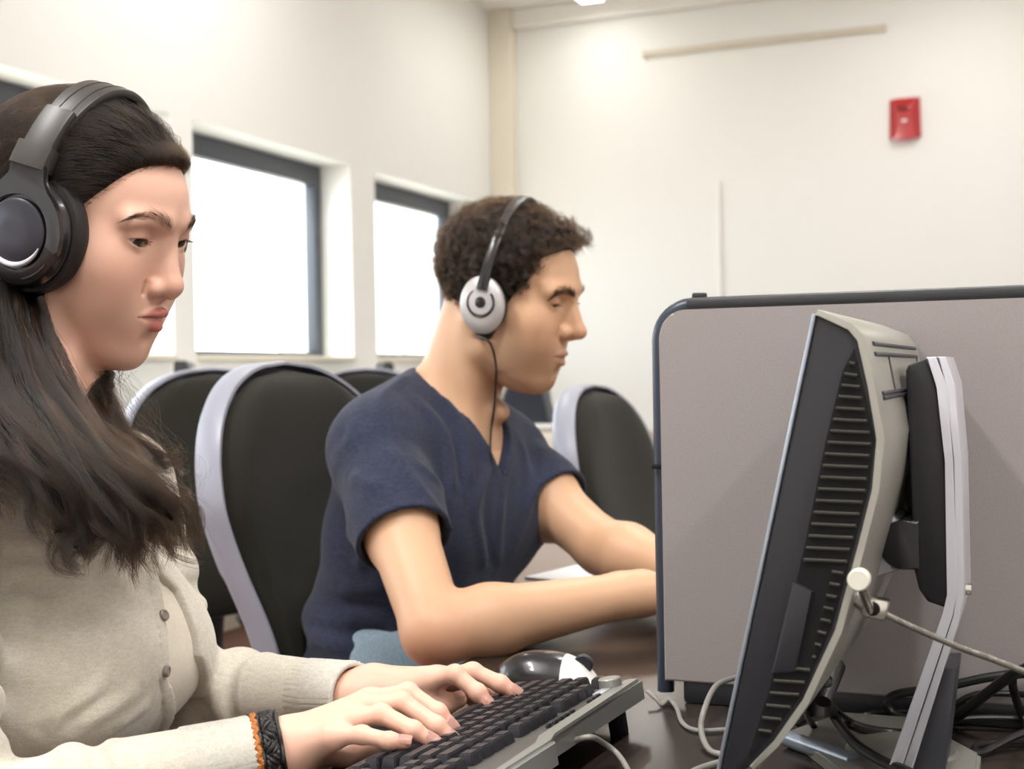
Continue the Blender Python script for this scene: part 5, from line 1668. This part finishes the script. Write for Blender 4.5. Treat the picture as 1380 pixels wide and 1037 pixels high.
TF = Folds(tee, [(.006, .008, [(662, 625), (640, 690), (655, 770)]), (.006, .008, [(672, 620), (675, 690), (668, 765)]), (-.004, .008, [(667, 625), (655, 690), (660, 770)]), (.006, .009, [(700, 590), (712, 660), (690, 740)]), (.005, .008, [(730, 600), (725, 650), (705, 700)]),
    (.006, .009, [(560, 540), (600, 590), (612, 670)]), (.005, .009, [(590, 530), (625, 580), (632, 660)]), (-.004, .009, [(575, 535), (612, 585), (622, 665)]), (.006, .008, [(555, 620), (585, 645), (604, 680)]), (.005, .008, [(520, 600), (560, 650), (590, 690)]), (.005, .009, [(470, 640), (500, 655), (545, 690)]),
    (.007, .010, [(415, 770), (455, 790), (520, 795)]), (.007, .010, [(410, 815), (455, 835), (530, 835)]), (.007, .010, [(415, 860), (460, 872), (535, 868)]), (-.005, .009, [(412, 792), (455, 812), (525, 815)]), (-.005, .009, [(412, 838), (455, 853), (530, 852)]), (.006, .009, [(470, 715), (485, 760), (525, 800)]), (.005, .008, [(440, 890), (480, 893), (530, 885)]),
    (.005, .008, [(500, 520), (480, 560), (470, 610)]), (.005, .008, [(550, 505), (520, 530), (505, 570)])])
me, vs = mesh_sdf('t_shirt', tee, (-.48, 1.46, .50), (.26, 2.30, 1.12), .0034)
ts = obj('t_shirt', me, M_['tee'], man, world=True, sharp=0)
# rolled edge of the v-neck: follow the cut over the cloth
TMu = (np.array([S_m[0] - .115, S_m[1] + .01, .975]), rot(ymn, 0, 0))
me, vs = mesh_sdf('jeans', legs_of(TMu, .095, -.41, .44, .46, .088, .09), (-.42, 1.35, .02), (.42, 2.22, .78), .008)
obj('jeans', me, M_['denim'], man, world=True, sharp=0)
for y in (.115, -.115): shoe(man, toworld(np.array([[.48, y, 0]]), TMu)[0] * (1, 1, 0), ymn)


def cap_m(p):
    q = local(p, HM) / f32(sm); m = hairline(q, True)
    top = clip01((q[:, 2] - .02) / .07)
    t = np.clip(-m * .5, -.004, .0035 + .0085 * top)
    lump = waves(q, .0042, [(120, 60, 90), (70, 130, -80), (-90, 110, 120), (150, -90, 60)]) * clip01(-m / .012) * (.15 + .85 * top)
    t = t + lump + .012 * np.exp(-(nrm((q - f32((.072, 0, .098))) / f32((.03, .045, .024))) ** 2)) * clip01(-m / .006)
    return (head_sdf(q, True) - t) * f32(sm)


me, vs = mesh_sdf('hair', cap_m, HM[0] - .165, HM[0] + .165, .0032)
hair_m = obj('hair', me, M_['scalpm'], man, world=True, sharp=0)
cs = []
p = rng.normal(size=(2600, 3)); p /= np.linalg.norm(p, axis=1)[:, None]; p = (p * .1 + (-.005, 0, .035)).astype(f32); hs = lambda z: head_sdf(z, True)
for it in range(4): p -= grad(hs, p) * hs(p)[:, None]
p = p[hairline(p, True) < -.0005]; g = grad(hs, p)
for c, n in zip(p.astype(float), g.astype(float)):
    top = float(clip01((c[2] - .015) / .06)); front = float(np.exp(-((c[0] - .075) / .025) ** 2)) * top
    hr_ = .0022 + .0058 * top; L = .005 + .010 * top + .014 * front; turns = .7 + .8 * rng.random()
    fl0 = np.array([.15 + .8 * front, rng.normal() * .3, -.6 + .5 * top + .3 * front]); ax = n * (.55 + .3 * top) + fl0 * .5; ax /= np.linalg.norm(ax)
    e1 = np.cross(ax, [0.1, .9, .3]); e1 /= np.linalg.norm(e1); e2 = np.cross(ax, e1); ph = rng.random() * 6.283; u = np.linspace(0, 1, 13); base = c + n * (.001 + (.003 + .007 * top) * rng.random())
    for k in range(15):
        o = rng.normal(size=3) * .0016; pp = ph + rng.normal() * .25; r_2 = hr_ * (1 + .25 * rng.normal())
        cs.append(base + o + ax * (L * u)[:, None] + r_2 * np.sqrt(u)[:, None] * (np.cos(pp + turns * 6.283 * u)[:, None] * e1 + np.sin(pp + turns * 6.283 * u)[:, None] * e2) - e1 * r_2 * math.cos(pp) * 0)
cs = np.array(cs)
strands('strands', toworld(cs.reshape(-1, 3) * sm, HM).reshape(cs.shape), M_['hairm'], hair_m, .00013, .00007)

# --- his headphones
hq = thing('headphones', 'silver and black on-ear headphones on the man\'s head', 'headphones', M=head_frame(HM))
RY2, RZ2, BX2 = .1045, .1490, .004
bm = NB(); strap(bm, band_pts(rad(48), rad(132), RY2, RZ2, BX2), (1, 0, 0), (.013, .016, .017, .016, .013), .006); obj('headband', bm, M_['hpgrey'], hq)
for sd_ in (1, -1):
    fl_ = lambda a: a if sd_ == 1 else math.pi - a
    bm = NB(); strap(bm, band_pts(fl_(rad(8)), fl_(rad(50)), RY2 - .001, RZ2, BX2), (1, 0, 0), (.016, .014, .013), .004); obj('band_arm', bm, M_['hpblack'], hq)
    Fc = frame((.004, -sd_ * .0815, .000), (.97, 0, .24), (-.24, 0, .97), (0, -sd_, 0))
    bm = NB(); lathe(bm, [(.01, -.008), (.027, -.008), (.032, -.003), (.031, .004), (.026, .006)], Fc, 44, 1, 1.15); obj('ear_cushion', bm, M_['hpcush'], hq)
    bm = NB(); lathe(bm, [(.027, .003), (.0325, .006), (.0320, .012), (.027, .0175), (.018, .020), (0, .0205)], Fc, 52, .98, 1.22); cp = obj('ear_cup', bm, M_['hpsil'], hq, label='silver oval ear cup')
    bm = NB(); tube(bm, [Fc @ Vector((.019 * math.cos(a) + .002, .0185 * math.sin(a) + .004, .0205)) for a in np.linspace(rad(120), rad(395), 40)], [.0006, .0016, .0022, .0022, .0016], 8); obj('swirl_line', bm, M_['hpblack'], cp)
    bm = NB(); lathe(bm, [(.0075, .018), (.0075, .0215), (.006, .0222), (0, .0222)], Matrix.Translation((0, 0, 0)) @ Fc @ Matrix.Translation((.002, .004, 0)), 28); obj('centre_dot', bm, M_['hpblack'], cp)
def on_him(px, py):
    fn = lambda z: np.minimum(skin_m(z), tee(z)) - f32(.0022)
    q0 = at(px, py, 1.5); return march(fn, q0, q0 - CAM)


pth = catmull([hm((.006, -.090, -.040)), at(660, 462, np.dot(on_him(660, 462) - CAM, _f) - .03), at(668, 490, np.dot(on_him(668, 490) - CAM, _f) - .015)] + [on_him(x, y) for x, y in ((668, 520), (666, 550), (662, 580), (661, 605), (664, 622))], 70)
bm = NB(); tube(bm, pth, .0016, 8); obj('cord', bm, M_['cable'], hq, world=True)
# ------------------------------------------------------------------ light
def lamp_fixture(s, n, lab, W, L=1.2):
    p = wl(s, n, CEIL)
    o = thing('ceiling_lamp', lab, 'lamp', p, M=frame(p, D1, D2, UP), group='ceiling lamps')
    bm = NB(); box(bm, (0, 0, -.03), (L, .18, .06), .012); obj('housing', bm, M_['white'], o)
    bm = NB(); box(bm, (0, 0, -.068), (L - .04, .14, .02), .008); obj('diffuser', bm, M_['lampdiff'], o)
    ld = bpy.data.lights.new('lamp_light', 'AREA'); ld.shape = 'RECTANGLE'; ld.size = L; ld.size_y = .16; ld.energy = W; ld.color = (1, .99, .975)
    lo = bpy.data.objects.new('lamp_light', ld); COL.objects.link(lo); lo.parent = o; lo.matrix_local = Matrix.Translation((0, 0, -.085))
for s, n, W, lab in ((1.45, .75, 5, 'ceiling lamp nearest the corner of the two white walls'), (-1.2, .75, 14, 'ceiling lamp above the window wall'), (1.0, 2.9, 14, 'ceiling lamp before the end wall'), (-2.6, 2.7, 24, 'ceiling lamp above the desk'),
                     (-5.6, 1.6, 62, 'unseen ceiling lamp added as fill behind the camera, window side'), (-5.6, 3.4, 52, 'unseen ceiling lamp added as fill behind the camera, middle'), (-5.6, 5.2, 40, 'unseen ceiling lamp added as fill behind the camera, far side'), (-3.4, 4.9, 24, 'ceiling lamp to the right of the desk'), (1.0, 5.2, 14, 'ceiling lamp far right before the end wall')):  # lamps behind the camera are unseen, added as fill for the faces
    lamp_fixture(s, n, lab, W)
for i, (a, b) in enumerate(wins):
    ld = bpy.data.lights.new('window_portal', 'AREA'); ld.shape = 'RECTANGLE'; ld.size = b - a; ld.size_y = HEAD - SILL; ld.cycles.is_portal = True
    lo = bpy.data.objects.new('window_portal', ld); COL.objects.link(lo); lo.matrix_world = frame(wl((a + b) / 2, -.26, (SILL + HEAD) / 2), D1, UP, -D2)
w = bpy.data.worlds.new('world'); SC.world = w; w.use_nodes = True
bg = w.node_tree.nodes['Background']; bg.inputs[0].default_value = (.93, .96, 1.0, 1); bg.inputs[1].default_value = 6
sd = bpy.data.lights.new('sun', 'SUN'); sd.energy = 4.0; sd.angle = rad(6); so = bpy.data.objects.new('sun', sd); COL.objects.link(so)
so.rotation_euler = Vector((.5, .3, -.8)).to_track_quat('-Z', 'Y').to_euler()
SC.view_settings.view_transform = 'Standard'; SC.view_settings.look = 'None'; SC.view_settings.gamma = 1; SC.view_settings.exposure = .16; SC.view_settings.use_curve_mapping = False
SC.cycles.max_bounces = 6; SC.cycles.diffuse_bounces = 4; SC.cycles.transparent_max_bounces = 16; SC.cycles.caustics_reflective = False; SC.cycles.caustics_refractive = False
SC.cycles.use_denoising = True
